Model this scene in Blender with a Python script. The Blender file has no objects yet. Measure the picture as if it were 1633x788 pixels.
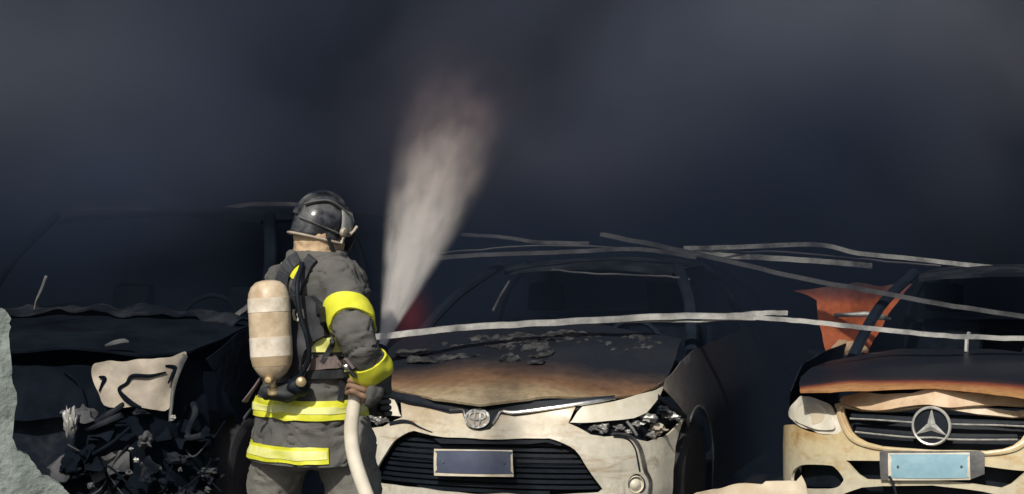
import bpy, bmesh, math, random
import numpy as np
from mathutils import Vector, Matrix, noise as mnoise
from mathutils.bvhtree import BVHTree
from mathutils.geometry import delaunay_2d_cdt
random.seed(7); np.random.seed(7)
scene = bpy.context.scene
COL = scene.collection

# ------------------------------------------------------------------ camera, sky, sun, exposure
CAM_H, FPX, HORIZON, PW, PH = 1.74, 2970.0, 330.0, 1633.0, 788.0
cam_d = bpy.data.cameras.new('camera'); cam = bpy.data.objects.new('camera', cam_d); COL.objects.link(cam)
cam.location = (0, 0, CAM_H); cam.rotation_euler = (math.pi/2, 0, 0)
cam_d.sensor_width = 36; cam_d.lens = FPX/PW*36; cam_d.shift_y = -(PH/2-HORIZON)/PW
cam_d.clip_start = 0.1; cam_d.clip_end = 2000
scene.camera = cam

SUN_EL, SUN_AZ = math.radians(42), math.radians(198)      # azimuth clockwise from +Y: behind the camera, a little left
world = bpy.data.worlds.new('World'); scene.world = world; world.use_nodes = True
wn = world.node_tree; bgn = wn.nodes['Background']
sky = wn.nodes.new('ShaderNodeTexSky'); sky.sky_type = 'NISHITA'; sky.sun_disc = False
sky.sun_elevation = SUN_EL; sky.sun_rotation = SUN_AZ; sky.air_density = 1.0; sky.dust_density = 3.0
wn.links.new(sky.outputs[0], bgn.inputs[0]); bgn.inputs[1].default_value = 0.06
sun_d = bpy.data.lights.new('sun', 'SUN'); sun_d.energy = 3.5; sun_d.angle = math.radians(2.0); sun_d.color = (1, .94, .84)
sun = bpy.data.objects.new('sun', sun_d); COL.objects.link(sun)
sd = Vector((math.sin(SUN_AZ)*math.cos(SUN_EL), math.cos(SUN_AZ)*math.cos(SUN_EL), math.sin(SUN_EL)))
sun.rotation_euler = sd.to_track_quat('Z', 'Y').to_euler(); sun.location = (0, -4, 8)
scene.view_settings.view_transform = 'Standard'; scene.view_settings.look = 'None'
scene.view_settings.exposure = 0.2; scene.view_settings.gamma = 1
scene.render.engine = 'CYCLES'
cy = scene.cycles
cy.use_denoising = True; cy.max_bounces = 7; cy.diffuse_bounces = 3; cy.glossy_bounces = 3; cy.volume_bounces = 1
cy.volume_step_rate = 1.7; cy.volume_max_steps = 256
cy.sample_clamp_indirect = 6

def ray_pt(px, py, Y):
    """the point at depth Y on the line of sight through a photograph pixel"""
    return Vector(((px-PW/2)/FPX*Y, Y, CAM_H-(py-HORIZON)/FPX*Y))
def to_px(p):
    return (PW/2+p[0]/p[1]*FPX, HORIZON-(p[2]-CAM_H)/p[1]*FPX)

# ------------------------------------------------------------------ materials
def new_mat(name):
    m = bpy.data.materials.new(name); m.use_nodes = True
    nt = m.node_tree; b = nt.nodes['Principled BSDF']
    return m, nt, b
def N(nt, typ, **kw):
    n = nt.nodes.new(typ)
    for k, v in kw.items():
        if k in n.inputs: n.inputs[k].default_value = v
        else: setattr(n, k, v)
    return n
def ramp(nt, stops, interp='LINEAR'):
    r = nt.nodes.new('ShaderNodeValToRGB'); r.color_ramp.interpolation = interp
    e = r.color_ramp.elements
    while len(e) < len(stops): e.new(.5)
    for el, (p, c) in zip(e, stops):
        el.position = p; el.color = (c[0], c[1], c[2], 1)
    return r
def rough_mat(name, c1, c2, scale=8, rough=.7, metal=0, bump=.3, bscale=40, spec=.5, detail=6, lo=.35, hi=.65, bdist=.01):
    m, nt, b = new_mat(name)
    tc = N(nt, 'ShaderNodeTexCoord')
    nz = N(nt, 'ShaderNodeTexNoise', Scale=scale, Detail=detail, Roughness=.6)
    nt.links.new(tc.outputs['Object'], nz.inputs['Vector'])
    r = ramp(nt, [(lo, c1), (hi, c2)]); nt.links.new(nz.outputs['Fac'], r.inputs[0])
    nt.links.new(r.outputs[0], b.inputs['Base Color'])
    b.inputs['Roughness'].default_value = rough; b.inputs['Metallic'].default_value = metal
    b.inputs['Specular IOR Level'].default_value = spec
    if bump:
        n2 = N(nt, 'ShaderNodeTexNoise', Scale=bscale, Detail=5)
        nt.links.new(tc.outputs['Object'], n2.inputs['Vector'])
        bp = N(nt, 'ShaderNodeBump', Strength=bump, Distance=bdist)
        nt.links.new(n2.outputs['Fac'], bp.inputs['Height']); nt.links.new(bp.outputs[0], b.inputs['Normal'])
    return m
def scorch_mat(name, axis_expr, stops, nscale=3.0, namp=.25, rough=.45, streak=(1, 1, 1), fine=.35, coat=0.0, bump=.15, stain=None):
    """paint burnt by heat: a ramp along a direction of the car, broken up by noise.  axis_expr=(vx,vy,vz,offset)"""
    m, nt, b = new_mat(name)
    tc = N(nt, 'ShaderNodeTexCoord')
    dp = N(nt, 'ShaderNodeVectorMath', operation='DOT_PRODUCT'); dp.inputs[1].default_value = axis_expr[:3]
    nt.links.new(tc.outputs['Object'], dp.inputs[0])
    mp = N(nt, 'ShaderNodeMapping'); mp.inputs['Scale'].default_value = streak
    nt.links.new(tc.outputs['Object'], mp.inputs[0])
    nz = N(nt, 'ShaderNodeTexNoise', Scale=nscale, Detail=7, Roughness=.62)
    nt.links.new(mp.outputs[0], nz.inputs['Vector'])
    ma = N(nt, 'ShaderNodeMath', operation='MULTIPLY_ADD'); ma.inputs[1].default_value = namp*2; ma.inputs[2].default_value = axis_expr[3]-namp
    nt.links.new(nz.outputs['Fac'], ma.inputs[0])
    ad = N(nt, 'ShaderNodeMath', operation='ADD'); nt.links.new(dp.outputs['Value'], ad.inputs[0]); nt.links.new(ma.outputs[0], ad.inputs[1])
    r = ramp(nt, stops); nt.links.new(ad.outputs[0], r.inputs[0])
    n3 = N(nt, 'ShaderNodeTexNoise', Scale=22, Detail=6, Roughness=.7); nt.links.new(tc.outputs['Object'], n3.inputs['Vector'])
    r3 = ramp(nt, [(.3, (1-fine,)*3), (.62, (1, 1, 1))]); nt.links.new(n3.outputs['Fac'], r3.inputs[0])
    mx = N(nt, 'ShaderNodeMix', data_type='RGBA', blend_type='MULTIPLY'); mx.inputs[0].default_value = 1
    nt.links.new(r.outputs[0], mx.inputs[6]); nt.links.new(r3.outputs[0], mx.inputs[7])
    col = mx.outputs[2]
    if stain:
        for (sc4, lo4, hi4, c4, seed) in stain:
            m4 = N(nt, 'ShaderNodeMapping'); m4.inputs['Scale'].default_value = sc4; m4.inputs['Location'].default_value = (seed, seed*.7, 0); nt.links.new(tc.outputs['Object'], m4.inputs[0])
            n4 = N(nt, 'ShaderNodeTexNoise', Scale=1.0, Detail=7, Roughness=.65, Distortion=.5); nt.links.new(m4.outputs[0], n4.inputs['Vector'])
            r4 = ramp(nt, [(lo4, (0, 0, 0)), (hi4, (1, 1, 1))]); nt.links.new(n4.outputs['Fac'], r4.inputs[0])
            m5 = N(nt, 'ShaderNodeMix', data_type='RGBA', blend_type='MULTIPLY'); nt.links.new(r4.outputs[0], m5.inputs[0]); nt.links.new(col, m5.inputs[6]); m5.inputs[7].default_value = (*c4, 1); col = m5.outputs[2]
    nt.links.new(col, b.inputs['Base Color'])
    b.inputs['Roughness'].default_value = rough; b.inputs['Coat Weight'].default_value = coat; b.inputs['Coat Roughness'].default_value = .25
    n2 = N(nt, 'ShaderNodeTexNoise', Scale=9, Detail=6); nt.links.new(tc.outputs['Object'], n2.inputs['Vector'])
    bp = N(nt, 'ShaderNodeBump', Strength=bump, Distance=.02)
    nt.links.new(n2.outputs['Fac'], bp.inputs['Height']); nt.links.new(bp.outputs[0], b.inputs['Normal'])
    return m

def cloth_mat(name, c1, c2, *a, **k):
    m = rough_mat(name, c1, c2, *a, **k); nt = m.node_tree; b = nt.nodes['Principled BSDF']
    tc = N(nt, 'ShaderNodeTexCoord'); mp = N(nt, 'ShaderNodeMapping'); mp.inputs['Scale'].default_value = (1, 1, 1.7); mp.inputs['Rotation'].default_value = (0, .5, 0)
    nt.links.new(tc.outputs['Object'], mp.inputs[0])
    n2 = N(nt, 'ShaderNodeTexNoise', Scale=9, Detail=3, Roughness=.55, Distortion=1.2); nt.links.new(mp.outputs[0], n2.inputs['Vector'])
    old = b.inputs['Normal'].links[0].from_socket
    bp = N(nt, 'ShaderNodeBump', Strength=.35, Distance=.025); nt.links.new(n2.outputs['Fac'], bp.inputs['Height']); nt.links.new(old, bp.inputs['Normal']); nt.links.new(bp.outputs[0], b.inputs['Normal'])
    return m
M = {}
M['soot'] = rough_mat('soot', (.003, .006, .012), (.010, .015, .025), 5, .9, bump=.5, bscale=30, spec=.12)
M['char'] = rough_mat('char', (.0015, .0035, .007), (.006, .0095, .016), 4, .95, bump=.6, bscale=20, spec=.08)
M['soot_ash'] = rough_mat('soot_ash', (.005, .008, .014), (.045, .049, .057), 4, .9, spec=.15, bump=.6, bscale=25, lo=.45, hi=.78)
M['crust'] = rough_mat('crust', (.008, .010, .014), (.085, .084, .085), 16, .95, bump=1.0, bscale=45, lo=.36, hi=.68, spec=.1)
M['ash'] = rough_mat('ash', (.014, .017, .022), (.095, .093, .093), 9, .95, bump=1.0, bscale=30, lo=.38, hi=.7)
M['tyre'] = rough_mat('tyre', (.008, .009, .012), (.02, .02, .024), 10, .85)
M['black_plastic'] = rough_mat('black_plastic', (.003, .006, .011), (.008, .012, .019), 12, .6, spec=.22, bump=.2)
M['grey_plastic'] = rough_mat('grey_plastic', (.05, .052, .055), (.14, .14, .135), 9, .5, bump=.2)
M['bright_trim'] = rough_mat('bright_trim', (.34, .34, .33), (.66, .65, .6), 18, .3, metal=.35, bump=.05)
M['chrome'] = rough_mat('chrome', (.45, .45, .45), (.75, .74, .7), 14, .22, metal=1, bump=.05)
M['dull_chrome'] = rough_mat('dull_chrome', (.10, .10, .11), (.35, .35, .34), 16, .38, metal=.9, bump=.1)
M['ashy_steel'] = rough_mat('ashy_steel', (.09, .095, .10), (.46, .46, .44), 5, .55, metal=.35, bump=.4, bscale=20, lo=.35, hi=.62)
M['dark_steel'] = rough_mat('dark_steel', (.02, .022, .027), (.11, .112, .12), 4, .75, metal=.2, bump=.4, bscale=20)
M['cream_bumper'] = scorch_mat('cream_bumper', (0, 0, 1, -.22), [(0, (.58, .555, .475)), (.33, (.58, .55, .46)), (.45, (.54, .48, .36)), (.58, (.42, .32, .20)), (.72, (.36, .26, .15))], 2.6, .17, .45, coat=.15, fine=.25, stain=[((3, 3, 16), .54, .70, (.62, .45, .28), 3), ((7, 7, 5), .58, .72, (.55, .5, .45), 8)])
M['cream_merc'] = scorch_mat('cream_merc', (0, 0, 1, -.25), [(0, (.62, .58, .47)), (.2, (.60, .545, .39)), (.36, (.56, .45, .25)), (.43, (.46, .32, .17)), (.55, (.50, .42, .30))], 2.5, .09, .42, coat=.2, fine=.22, stain=[((4, 4, 9), .53, .70, (.75, .55, .32), 5), ((9, 9, 3), .60, .74, (.6, .5, .4), 2)])
M['hood_sedan'] = scorch_mat('hood_sedan', (0, 1, 0, .0), [(0, (.40, .33, .22)), (.15, (.33, .25, .15)), (.31, (.19, .105, .055)), (.43, (.06, .038, .03)), (.58, (.008, .011, .018)), (1, (.008, .011, .018))], 2.4, .16, .5, streak=(.8, 1.6, 1), fine=.45)
M['hood_merc'] = scorch_mat('hood_merc', (0, 1, 0, .0), [(0, (.50, .27, .11)), (.10, (.42, .18, .07)), (.17, (.24, .06, .03)), (.24, (.03, .016, .02)), (.34, (.006, .009, .016)), (1, (.006, .009, .016))], 2.4, .07, .45, streak=(.8, 1.6, 1), fine=.35)
M['fender_sedan'] = scorch_mat('fender_sedan', (0, 1, 0, -.35), [(0, (.34, .31, .22)), (.10, (.26, .23, .17)), (.2, (.12, .11, .10)), (.5, (.075, .072, .075)), (.9, (.018, .022, .03))], 3, .10, .6, fine=.4)
M['melted'] = rough_mat('melted', (.36, .23, .13), (.60, .46, .30), 4, .5, bump=.5, bscale=9, bdist=.02)
M['lens_cream'] = rough_mat('lens_cream', (.52, .48, .37), (.68, .65, .56), 7, .35, bump=.3, bscale=14)
M['lens_tan'] = rough_mat('lens_tan', (.46, .40, .29), (.58, .51, .38), 7, .35, bump=.3, bscale=14)
M['lens_dull'] = rough_mat('lens_dull', (.22, .19, .15), (.42, .37, .30), 6, .6, bump=.5, bscale=14)
M['silver_part'] = rough_mat('silver_part', (.10, .10, .10), (.42, .42, .40), 13, .4, metal=.4, bump=.3)
M['plate_white'] = rough_mat('plate_white', (.50, .44, .33), (.66, .62, .52), 10, .5, bump=.2)
M['plate_navy'] = rough_mat('plate_navy', (.050, .062, .105), (.065, .080, .13), 14, .5, bump=.1)
M['plate_blue'] = rough_mat('plate_blue', (.20, .36, .44), (.26, .43, .50), 14, .5, bump=.1)
M['rust_orange'] = rough_mat('rust_orange', (.30, .075, .035), (.52, .15, .07), 4, .7, bump=.5, bscale=18)
M['rust_brown'] = rough_mat('rust_brown', (.03, .022, .022), (.10, .05, .04), 4, .8, bump=.5, bscale=18)
M['rust_sheet'] = scorch_mat('rust_sheet', (0, 0, 1, -.75), [(0, (.68, .18, .06)), (.41, (.64, .15, .05)), (.47, (.20, .05, .035)), (.54, (.05, .03, .03))], 3, .06, .7, fine=.4)
M['coat'] = cloth_mat('coat_fabric', (.072, .073, .071), (.125, .123, .115), 5, .9, bump=.25, bscale=220, spec=.2, bdist=.002)
M['trousers'] = cloth_mat('trouser_fabric', (.12, .118, .106), (.185, .18, .162), 5, .92, bump=.25, bscale=220, spec=.2, bdist=.002)
M['yellow'] = rough_mat('yellow_tape', (.56, .58, .025), (.74, .74, .06), 9, .45, bump=.2, bscale=60, bdist=.003)
M['tape_silver'] = rough_mat('silver_tape', (.66, .68, .14), (.80, .81, .36), 12, .4, bump=.2, bscale=60, bdist=.003)
M['webbing'] = rough_mat('webbing', (.010, .012, .017), (.03, .033, .04), 14, .65, bump=.3, bscale=150, bdist=.002)
M['belt'] = rough_mat('belt_webbing', (.11, .085, .085), (.19, .15, .145), 14, .7, bump=.3, bscale=150, bdist=.002)
M['cylinder'] = rough_mat('cylinder_composite', (.36, .26, .16), (.60, .49, .35), 11, .42, bump=.2, lo=.3, hi=.58)
M['cylinder_label'] = rough_mat('cylinder_label', (.48, .41, .31), (.72, .66, .56), 16, .4, bump=.15, lo=.3, hi=.55)
M['cylinder_worn'] = rough_mat('cylinder_worn', (.38, .28, .17), (.50, .40, .27), 9, .5, bump=.1)
M['brass'] = rough_mat('brass', (.45, .33, .16), (.70, .60, .40), 12, .35, metal=.6, bump=.1)
M['helmet'] = rough_mat('helmet_shell', (.012, .013, .018), (.16, .165, .17), 10, .2, bump=.25, bscale=14, lo=.45, hi=.75)  # grey patches mix scuffs and ash with highlights painted into the colour
M['helmet_visor'] = rough_mat('visor', (.12, .13, .13), (.26, .27, .26), 6, .18, bump=.05)
M['helmet_rim'] = rough_mat('helmet_rim', (.24, .20, .15), (.48, .42, .34), 12, .5, bump=.1)
M['hood_cloth'] = rough_mat('hood_cloth', (.42, .28, .16), (.62, .46, .30), 14, .85, bump=.3, bscale=60, bdist=.004)
M['skin'] = rough_mat('skin', (.34, .19, .13), (.46, .28, .20), 10, .55, bump=.1)
M['leather'] = rough_mat('glove_leather', (.10, .055, .035), (.24, .15, .095), 16, .7, bump=.4, bscale=60, bdist=.004)
M['glove'] = rough_mat('glove_fabric', (.055, .056, .055), (.10, .10, .095), 14, .8, bump=.4, bscale=80, bdist=.004)
M['hose'] = rough_mat('hose_jacket', (.50, .46, .37), (.66, .62, .52), 10, .75, bump=.3, bscale=160, bdist=.002)
M['plaster'] = rough_mat('plaster', (.15, .18, .17), (.27, .31, .295), 9, .95, bump=1.0, bscale=34, bdist=.012)
M['asphalt'] = rough_mat('asphalt', (.02, .02, .022), (.055, .054, .052), 3, .75, bump=.6, bscale=60)
M['bare_wall'] = rough_mat('sooty_wall', (.005, .0075, .013), (.012, .016, .024), 1.4, .9, bump=.4, bscale=12)
M['torn_plastic'] = rough_mat('torn_plastic', (.52, .42, .29), (.66, .58, .44), 5, .5, bump=.4, bscale=14)

# ------------------------------------------------------------------ mesh helpers
def mk(name, verts, faces, mat, parent=None, smooth=True, sharp=42, recalc=True):
    me = bpy.data.meshes.new(name); bm = bmesh.new()
    bv = [bm.verts.new(v) for v in verts]
    for f in faces:
        try: bm.faces.new([bv[i] for i in f])
        except ValueError: pass
    finish(bm, me, smooth, sharp, recalc)
    return link(name, me, mat, parent)
def finish(bm, me, smooth=True, sharp=42, recalc=True):
    if recalc: bmesh.ops.recalc_face_normals(bm, faces=bm.faces)
    for f in bm.faces: f.smooth = smooth
    if smooth:
        lim = math.radians(sharp)
        for e in bm.edges:
            if len(e.link_faces) == 2 and e.calc_face_angle(0) > lim: e.smooth = False
    bm.to_mesh(me); bm.free()
def link(name, me, mat, parent):
    o = bpy.data.objects.new(name, me); COL.objects.link(o)
    if mat: me.materials.clear(); me.materials.append(M[mat] if isinstance(mat, str) else mat)
    if parent: o.parent = parent
    return o
def tag(o, label, cat=None, group=None, kind=None):
    if label: o['label'] = label
    if cat: o['category'] = cat
    if group: o['group'] = group
    if kind: o['kind'] = kind
    return o
def empty(name, loc, rz, label, cat, group=None):
    o = bpy.data.objects.new(name, None); COL.objects.link(o); o.location = loc; o.rotation_euler = (0, 0, rz)
    return tag(o, label, cat, group)

def frames(pts, up=Vector((0, 0, 1))):
    pts = [Vector(p) for p in pts]; out = []
    for i, p in enumerate(pts):
        t = (pts[min(i+1, len(pts)-1)]-pts[max(i-1, 0)]).normalized()
        s = t.cross(up)
        if s.length < 1e-4: s = t.cross(Vector((1, 0, 0)))
        s.normalize(); out.append((p, t, s, s.cross(t).normalized()))
    return out
def spline(pts, n=6):
    pts = [Vector(p) for p in pts]; out = []
    for i in range(len(pts)-1):
        p0, p1, p2, p3 = pts[max(i-1, 0)], pts[i], pts[i+1], pts[min(i+2, len(pts)-1)]
        for k in range(n):
            t = k/n
            out.append(.5*((2*p1)+(p2-p0)*t+(2*p0-5*p1+4*p2-p3)*t*t+(3*p1-p0-3*p2+p3)*t**3))
    out.append(pts[-1]); return out
def sweep_vf(pts, prof, up=Vector((0, 0, 1)), scale=None):
    """closed profile [(side, up)] swept along pts"""
    V, F = [], []; fr = frames(pts, up); m = len(prof)
    for i, (p, t, s, u) in enumerate(fr):
        k = scale[i] if scale is not None else 1
        for a, b in prof: V.append(p+s*a*k+u*b*k)
    for i in range(len(fr)-1):
        for j in range(m):
            F.append((i*m+j, i*m+(j+1) % m, (i+1)*m+(j+1) % m, (i+1)*m+j))
    F.append(tuple(range(m))); F.append(tuple((len(fr)-1)*m+j for j in range(m)))
    return V, F
def circ(r, n=12, ry=None):
    return [(r*math.cos(2*math.pi*i/n), (ry or r)*math.sin(2*math.pi*i/n)) for i in range(n)]
def tube(name, pts, r, mat, parent=None, n=12, up=Vector((0, 0, 1)), ry=None, smooth=True):
    rs = r if isinstance(r, (list, tuple)) else None
    V, F = sweep_vf(pts, circ(1 if rs else r, n, (1 if rs else ry)), up, rs)
    return mk(name, V, F, mat, parent, smooth)
def lathe_vf(prof, n=24, M4=None):
    V, F = [], []
    for r, z in prof:
        for i in range(n):
            a = 2*math.pi*i/n; V.append(Vector((r*math.cos(a), r*math.sin(a), z)))
    m = len(prof)
    for k in range(m-1):
        for i in range(n): F.append((k*n+i, k*n+(i+1) % n, (k+1)*n+(i+1) % n, (k+1)*n+i))
    F.append(tuple(range(n))); F.append(tuple((m-1)*n+i for i in range(n)))
    if M4 is not None: V = [M4 @ v for v in V]
    return V, F
def lathe(name, prof, mat, parent=None, n=24, M4=None, sharp=42):
    V, F = lathe_vf(prof, n, M4); return mk(name, V, F, mat, parent, sharp=sharp)
def box_vf(x0, x1, y0, y1, z0, z1):
    V = [Vector((x, y, z)) for x in (x0, x1) for y in (y0, y1) for z in (z0, z1)]
    return V, [(0, 1, 3, 2), (4, 6, 7, 5), (0, 4, 5, 1), (2, 3, 7, 6), (0, 2, 6, 4), (1, 5, 7, 3)]
def box(name, x0, x1, y0, y1, z0, z1, mat, parent=None, bevel=.01, jit=0, M4=None):
    bm = bmesh.new(); V, F = box_vf(x0, x1, y0, y1, z0, z1)
    bv = [bm.verts.new(v) for v in V]
    for f in F: bm.faces.new([bv[i] for i in f])
    if bevel: bmesh.ops.bevel(bm, geom=list(bm.edges), offset=bevel, segments=2, affect='EDGES', profile=.6)
    if jit:
        bmesh.ops.subdivide_edges(bm, edges=list(bm.edges), cuts=3, use_grid_fill=True)
        for v in bm.verts: v.co += mnoise.noise_vector(v.co*7)*jit
    if M4 is not None: bmesh.ops.transform(bm, matrix=M4, verts=bm.verts)
    me = bpy.data.meshes.new(name); finish(bm, me, True, 50)
    return link(name, me, mat, parent)
def align(p, d):
    """matrix at p whose local Z runs along d"""
    return Matrix.Translation(Vector(p)) @ Vector(d).to_track_quat('Z', 'Y').to_matrix().to_4x4()

# 2-D triangulated sheets laid on a parametric surface
def inside(pts, poly):
    x, y = pts[:, 0], pts[:, 1]; res = np.zeros(len(pts), bool); P = np.asarray(poly); n = len(P); j = n-1
    for i in range(n):
        xi, yi = P[i]; xj, yj = P[j]
        c = ((yi > y) != (yj > y)) & (x < (xj-xi)*(y-yi)/(yj-yi+1e-12)+xi); res ^= c; j = i
    return res
def densify(poly, sp):
    out = []
    for i in range(len(poly)):
        a, b = np.array(poly[i], float), np.array(poly[(i+1) % len(poly)], float)
        k = max(1, int(np.ceil(np.linalg.norm(b-a)/sp)))
        for j in range(k): out.append(a+(b-a)*j/k)
    return np.array(out)
def tri2d(outer, holes, sp):
    loops = [densify(outer, sp)]+[densify(h, sp) for h in holes]
    allp = np.vstack(loops); lo, hi = allp.min(0), allp.max(0)
    gx, gy = np.meshgrid(np.arange(lo[0], hi[0], sp), np.arange(lo[1], hi[1], sp))
    g = np.stack([gx.ravel(), gy.ravel()], 1)+np.random.uniform(-.12, .12, (gx.size, 2))*sp
    ok = inside(g, loops[0])
    for h in loops[1:]: ok &= ~inside(g, h)
    g = g[ok]
    if len(g):
        d = np.min(((g[:, None, :]-allp[None])**2).sum(2), 1); g = g[d > (.5*sp)**2]
    pts = [Vector(p) for p in np.vstack([allp, g])]
    edges = []; o = 0
    for l in loops:
        n = len(l); edges += [(o+i, o+(i+1) % n) for i in range(n)]; o += n
    v, e, f, *_ = delaunay_2d_cdt(pts, edges, [], 0, 1e-6)
    v = np.array([(p.x, p.y) for p in v]); f = np.array([t for t in f if len(t) == 3])
    c = v[f].mean(1); ok = inside(c, loops[0])
    for h in loops[1:]: ok &= ~inside(c, h)
    return v, f[ok]
def sheet(name, surf, outer, holes, mat, parent, off=0., th=.006, sp=.03, rumple=0, rscale=6, sharp=42):
    v, f = tri2d(outer, holes, sp)
    used = np.unique(f); remap = -np.ones(len(v), int); remap[used] = np.arange(len(used)); v = v[used]; f = remap[f]
    e = 1e-3
    P = surf(v); du = surf(v+[e, 0])-surf(v-[e, 0]); dv = surf(v+[0, e])-surf(v-[0, e])
    n = np.cross(du, dv); n /= np.linalg.norm(n, axis=1)[:, None]+1e-12
    if rumple:
        P = P+np.array([mnoise.noise_vector(Vector(p)*rscale) for p in P])*rumple
    A = P+n*off; B = P+n*(off-th); k = len(v)
    cnt = {}
    for t in f:
        for i in range(3):
            ed = (t[i], t[(i+1) % 3]); cnt[tuple(sorted(ed))] = cnt.get(tuple(sorted(ed)), [])+[ed]
    F = [tuple(t) for t in f]+[tuple(k+i for i in t[::-1]) for t in f]
    for key, l in cnt.items():
        if len(l) == 1: a, b = l[0]; F.append((b, a, a+k, b+k))
    return mk(name, np.vstack([A, B]).tolist(), F, mat, parent, True, sharp)
def rnd_poly(P, n=4):
    """closed outline rounded through its points"""
    P = [Vector((a, b, 0)) for a, b in P]; k = len(P); out = []
    for i in range(k):
        p0, p1, p2, p3 = P[i-1], P[i], P[(i+1) % k], P[(i+2) % k]
        for j in range(n):
            t = j/n; q = .5*((2*p1)+(p2-p0)*t+(2*p0-5*p1+4*p2-p3)*t*t+(3*p1-p0-3*p2+p3)*t**3); out.append((q.x, q.y))
    return out
def mirror_poly(half):
    """half outline from centre top round to centre bottom -> full symmetric outline"""
    return list(half)+[(-a, z) for a, z in reversed(half) if abs(a) > 1e-6]

# ------------------------------------------------------------------ the setting
def ground_mesh():
    n = 90; xs = np.linspace(-1, 1, n); xs = np.sign(xs)*np.abs(xs)**3*400
    V = [(x, y+8, mnoise.noise(Vector((x*.6, y*.6, 0)))*.012 if abs(x) < 20 and abs(y) < 20 else 0) for y in xs for x in xs]
    F = [(j*n+i, j*n+i+1, (j+1)*n+i+1, (j+1)*n+i) for j in range(n-1) for i in range(n-1)]
    return V, F
o = mk('ground', *ground_mesh(), 'asphalt', None, recalc=False); tag(o, None, kind='structure')
box('building_wall', -14, 14, 15.2, 15.5, -.05, 7, 'bare_wall', None, bevel=.02)
tag(bpy.data.objects['building_wall'], 'soot-black wall standing in smoke behind the burnt cars', 'wall')

# ------------------------------------------------------------------ cars
class Car:
    """front and flanks as one ruled skin S(a, z): a = length along the plan curve from the nose (signed), z = height"""
    def __init__(s, root, plan, inset):
        s.root = root; s.M = root.matrix_basis.copy()
        p = spline([Vector((x, y, 0)) for x, y in plan], 10); p = np.array([(q.x, q.y) for q in p])
        d = np.r_[0, np.cumsum(np.linalg.norm(np.diff(p, axis=0), axis=1))]; s.p, s.d = p, d
        s.iz = np.array([i[0] for i in inset]); s.iv = np.array([i[1] for i in inset]); s.sv = np.array([i[2] for i in inset])
    def skin(s, q):
        q = np.asarray(q, float); a, z = np.abs(q[:, 0]), q[:, 1]; sg = np.where(q[:, 0] < 0, -1., 1.)
        x = np.interp(a, s.d, s.p[:, 0]); y = np.interp(a, s.d, s.p[:, 1])
        e = .02
        tx = np.interp(a+e, s.d, s.p[:, 0])-np.sign(a-e)*np.interp(np.abs(a-e), s.d, s.p[:, 0])
        ty = np.interp(a+e, s.d, s.p[:, 1])-np.interp(np.abs(a-e), s.d, s.p[:, 1])
        l = np.hypot(tx, ty)+1e-9; nx, ny = -ty/l, tx/l            # inward
        fr = np.clip(ny, 0, 1)
        ins = np.interp(z, s.iz, s.iv)*fr+np.interp(z, s.iz, s.sv)*(1-fr)
        return np.stack([sg*(x+nx*ins), y+ny*ins, z], 1)
    def a_at(s, y): return float(np.interp(y, s.p[:, 1], s.d))
    def solve(s, surf, px, py, g):
        """parameters of the surface point seen at a photograph pixel"""
        g = np.array(g, float)
        def f(v):
            w = s.M @ Vector(surf(np.array([v]))[0]); return np.array(to_px(w))
        for _ in range(40):
            r = f(g)-(px, py)
            if np.abs(r).max() < .05: break
            h = 1e-3; J = np.stack([(f(g+[h, 0])-f(g-[h, 0]))/(2*h), (f(g+[0, h])-f(g-[0, h]))/(2*h)], 1)
            try: st = np.linalg.solve(J, r)
            except np.linalg.LinAlgError: break
            g = g-np.clip(st, -.08, .08)
        return (float(g[0]), float(g[1]))
    def tr(s, pts, side=1, surf=None):
        surf = surf or s.skin; c = to_px(s.M @ Vector((0, 0, .6)))
        out = []
        for p in pts:
            if len(p) == 3: out.append((0.0, s.solve(surf, p[0], p[1], (0, .6))[1])); continue
            g = ((p[0]-c[0])/320, CAM_H-(p[1]-HORIZON)/325)
            q = s.solve(surf, p[0], p[1], g); out.append((abs(q[0]) if side else q[0], q[1]))
        return out
def strip(name, car, pts, w, mat, off=.006, th=.008, surf=None):
    """narrow trim laid on the skin along a list of (a, z)"""
    surf = surf or car.skin
    q = spline([Vector((a, z, 0)) for a, z in pts], 6); q = np.array([(v.x, v.y) for v in q])
    e = 1e-3; P = surf(q); n = np.cross(surf(q+[e, 0])-surf(q-[e, 0]), surf(q+[0, e])-surf(q-[0, e])); n /= np.linalg.norm(n, axis=1)[:, None]
    V, F = [], []; prof = [(-.5, 0), (-.4, .75), (0, 1), (.4, .75), (.5, 0)]
    m = len(prof); ws = w if hasattr(w, '__len__') else [w]*len(q); ws = np.interp(np.linspace(0, 1, len(q)), np.linspace(0, 1, len(ws)), ws)
    for i in range(len(q)):
        t = P[min(i+1, len(q)-1)]-P[max(i-1, 0)]; sd_ = np.cross(t, n[i]); sd_ /= np.linalg.norm(sd_)+1e-9
        for a, b in prof: V.append(P[i]+sd_*a*ws[i]+n[i]*(off-.004+b*th))
    for i in range(len(q)-1):
        for j in range(m): F.append((i*m+j, i*m+(j+1) % m, (i+1)*m+(j+1) % m, (i+1)*m+j))
    F += [tuple(range(m)), tuple((len(q)-1)*m+j for j in range(m))]
    return mk(name, [list(v) for v in V], F, mat, car.root)
def lump(name, surf_pt, size, mat, parent, seed=0, flat=1, amp=.35):
    bm = bmesh.new(); bmesh.ops.create_icosphere(bm, subdivisions=3, radius=1)
    for v in bm.verts:
        d = v.co.copy(); k = 1+amp*mnoise.noise(d*1.6+Vector((seed*3.1, seed, 0)))+.4*amp*mnoise.noise(d*4+Vector((seed, 0, seed)))
        v.co = Vector((d.x*size[0], d.y*size[1], d.z*size[2]))*k+Vector(surf_pt)
    me = bpy.data.meshes.new(name); finish(bm, me, True, 60); return link(name, me, mat, parent)
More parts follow.
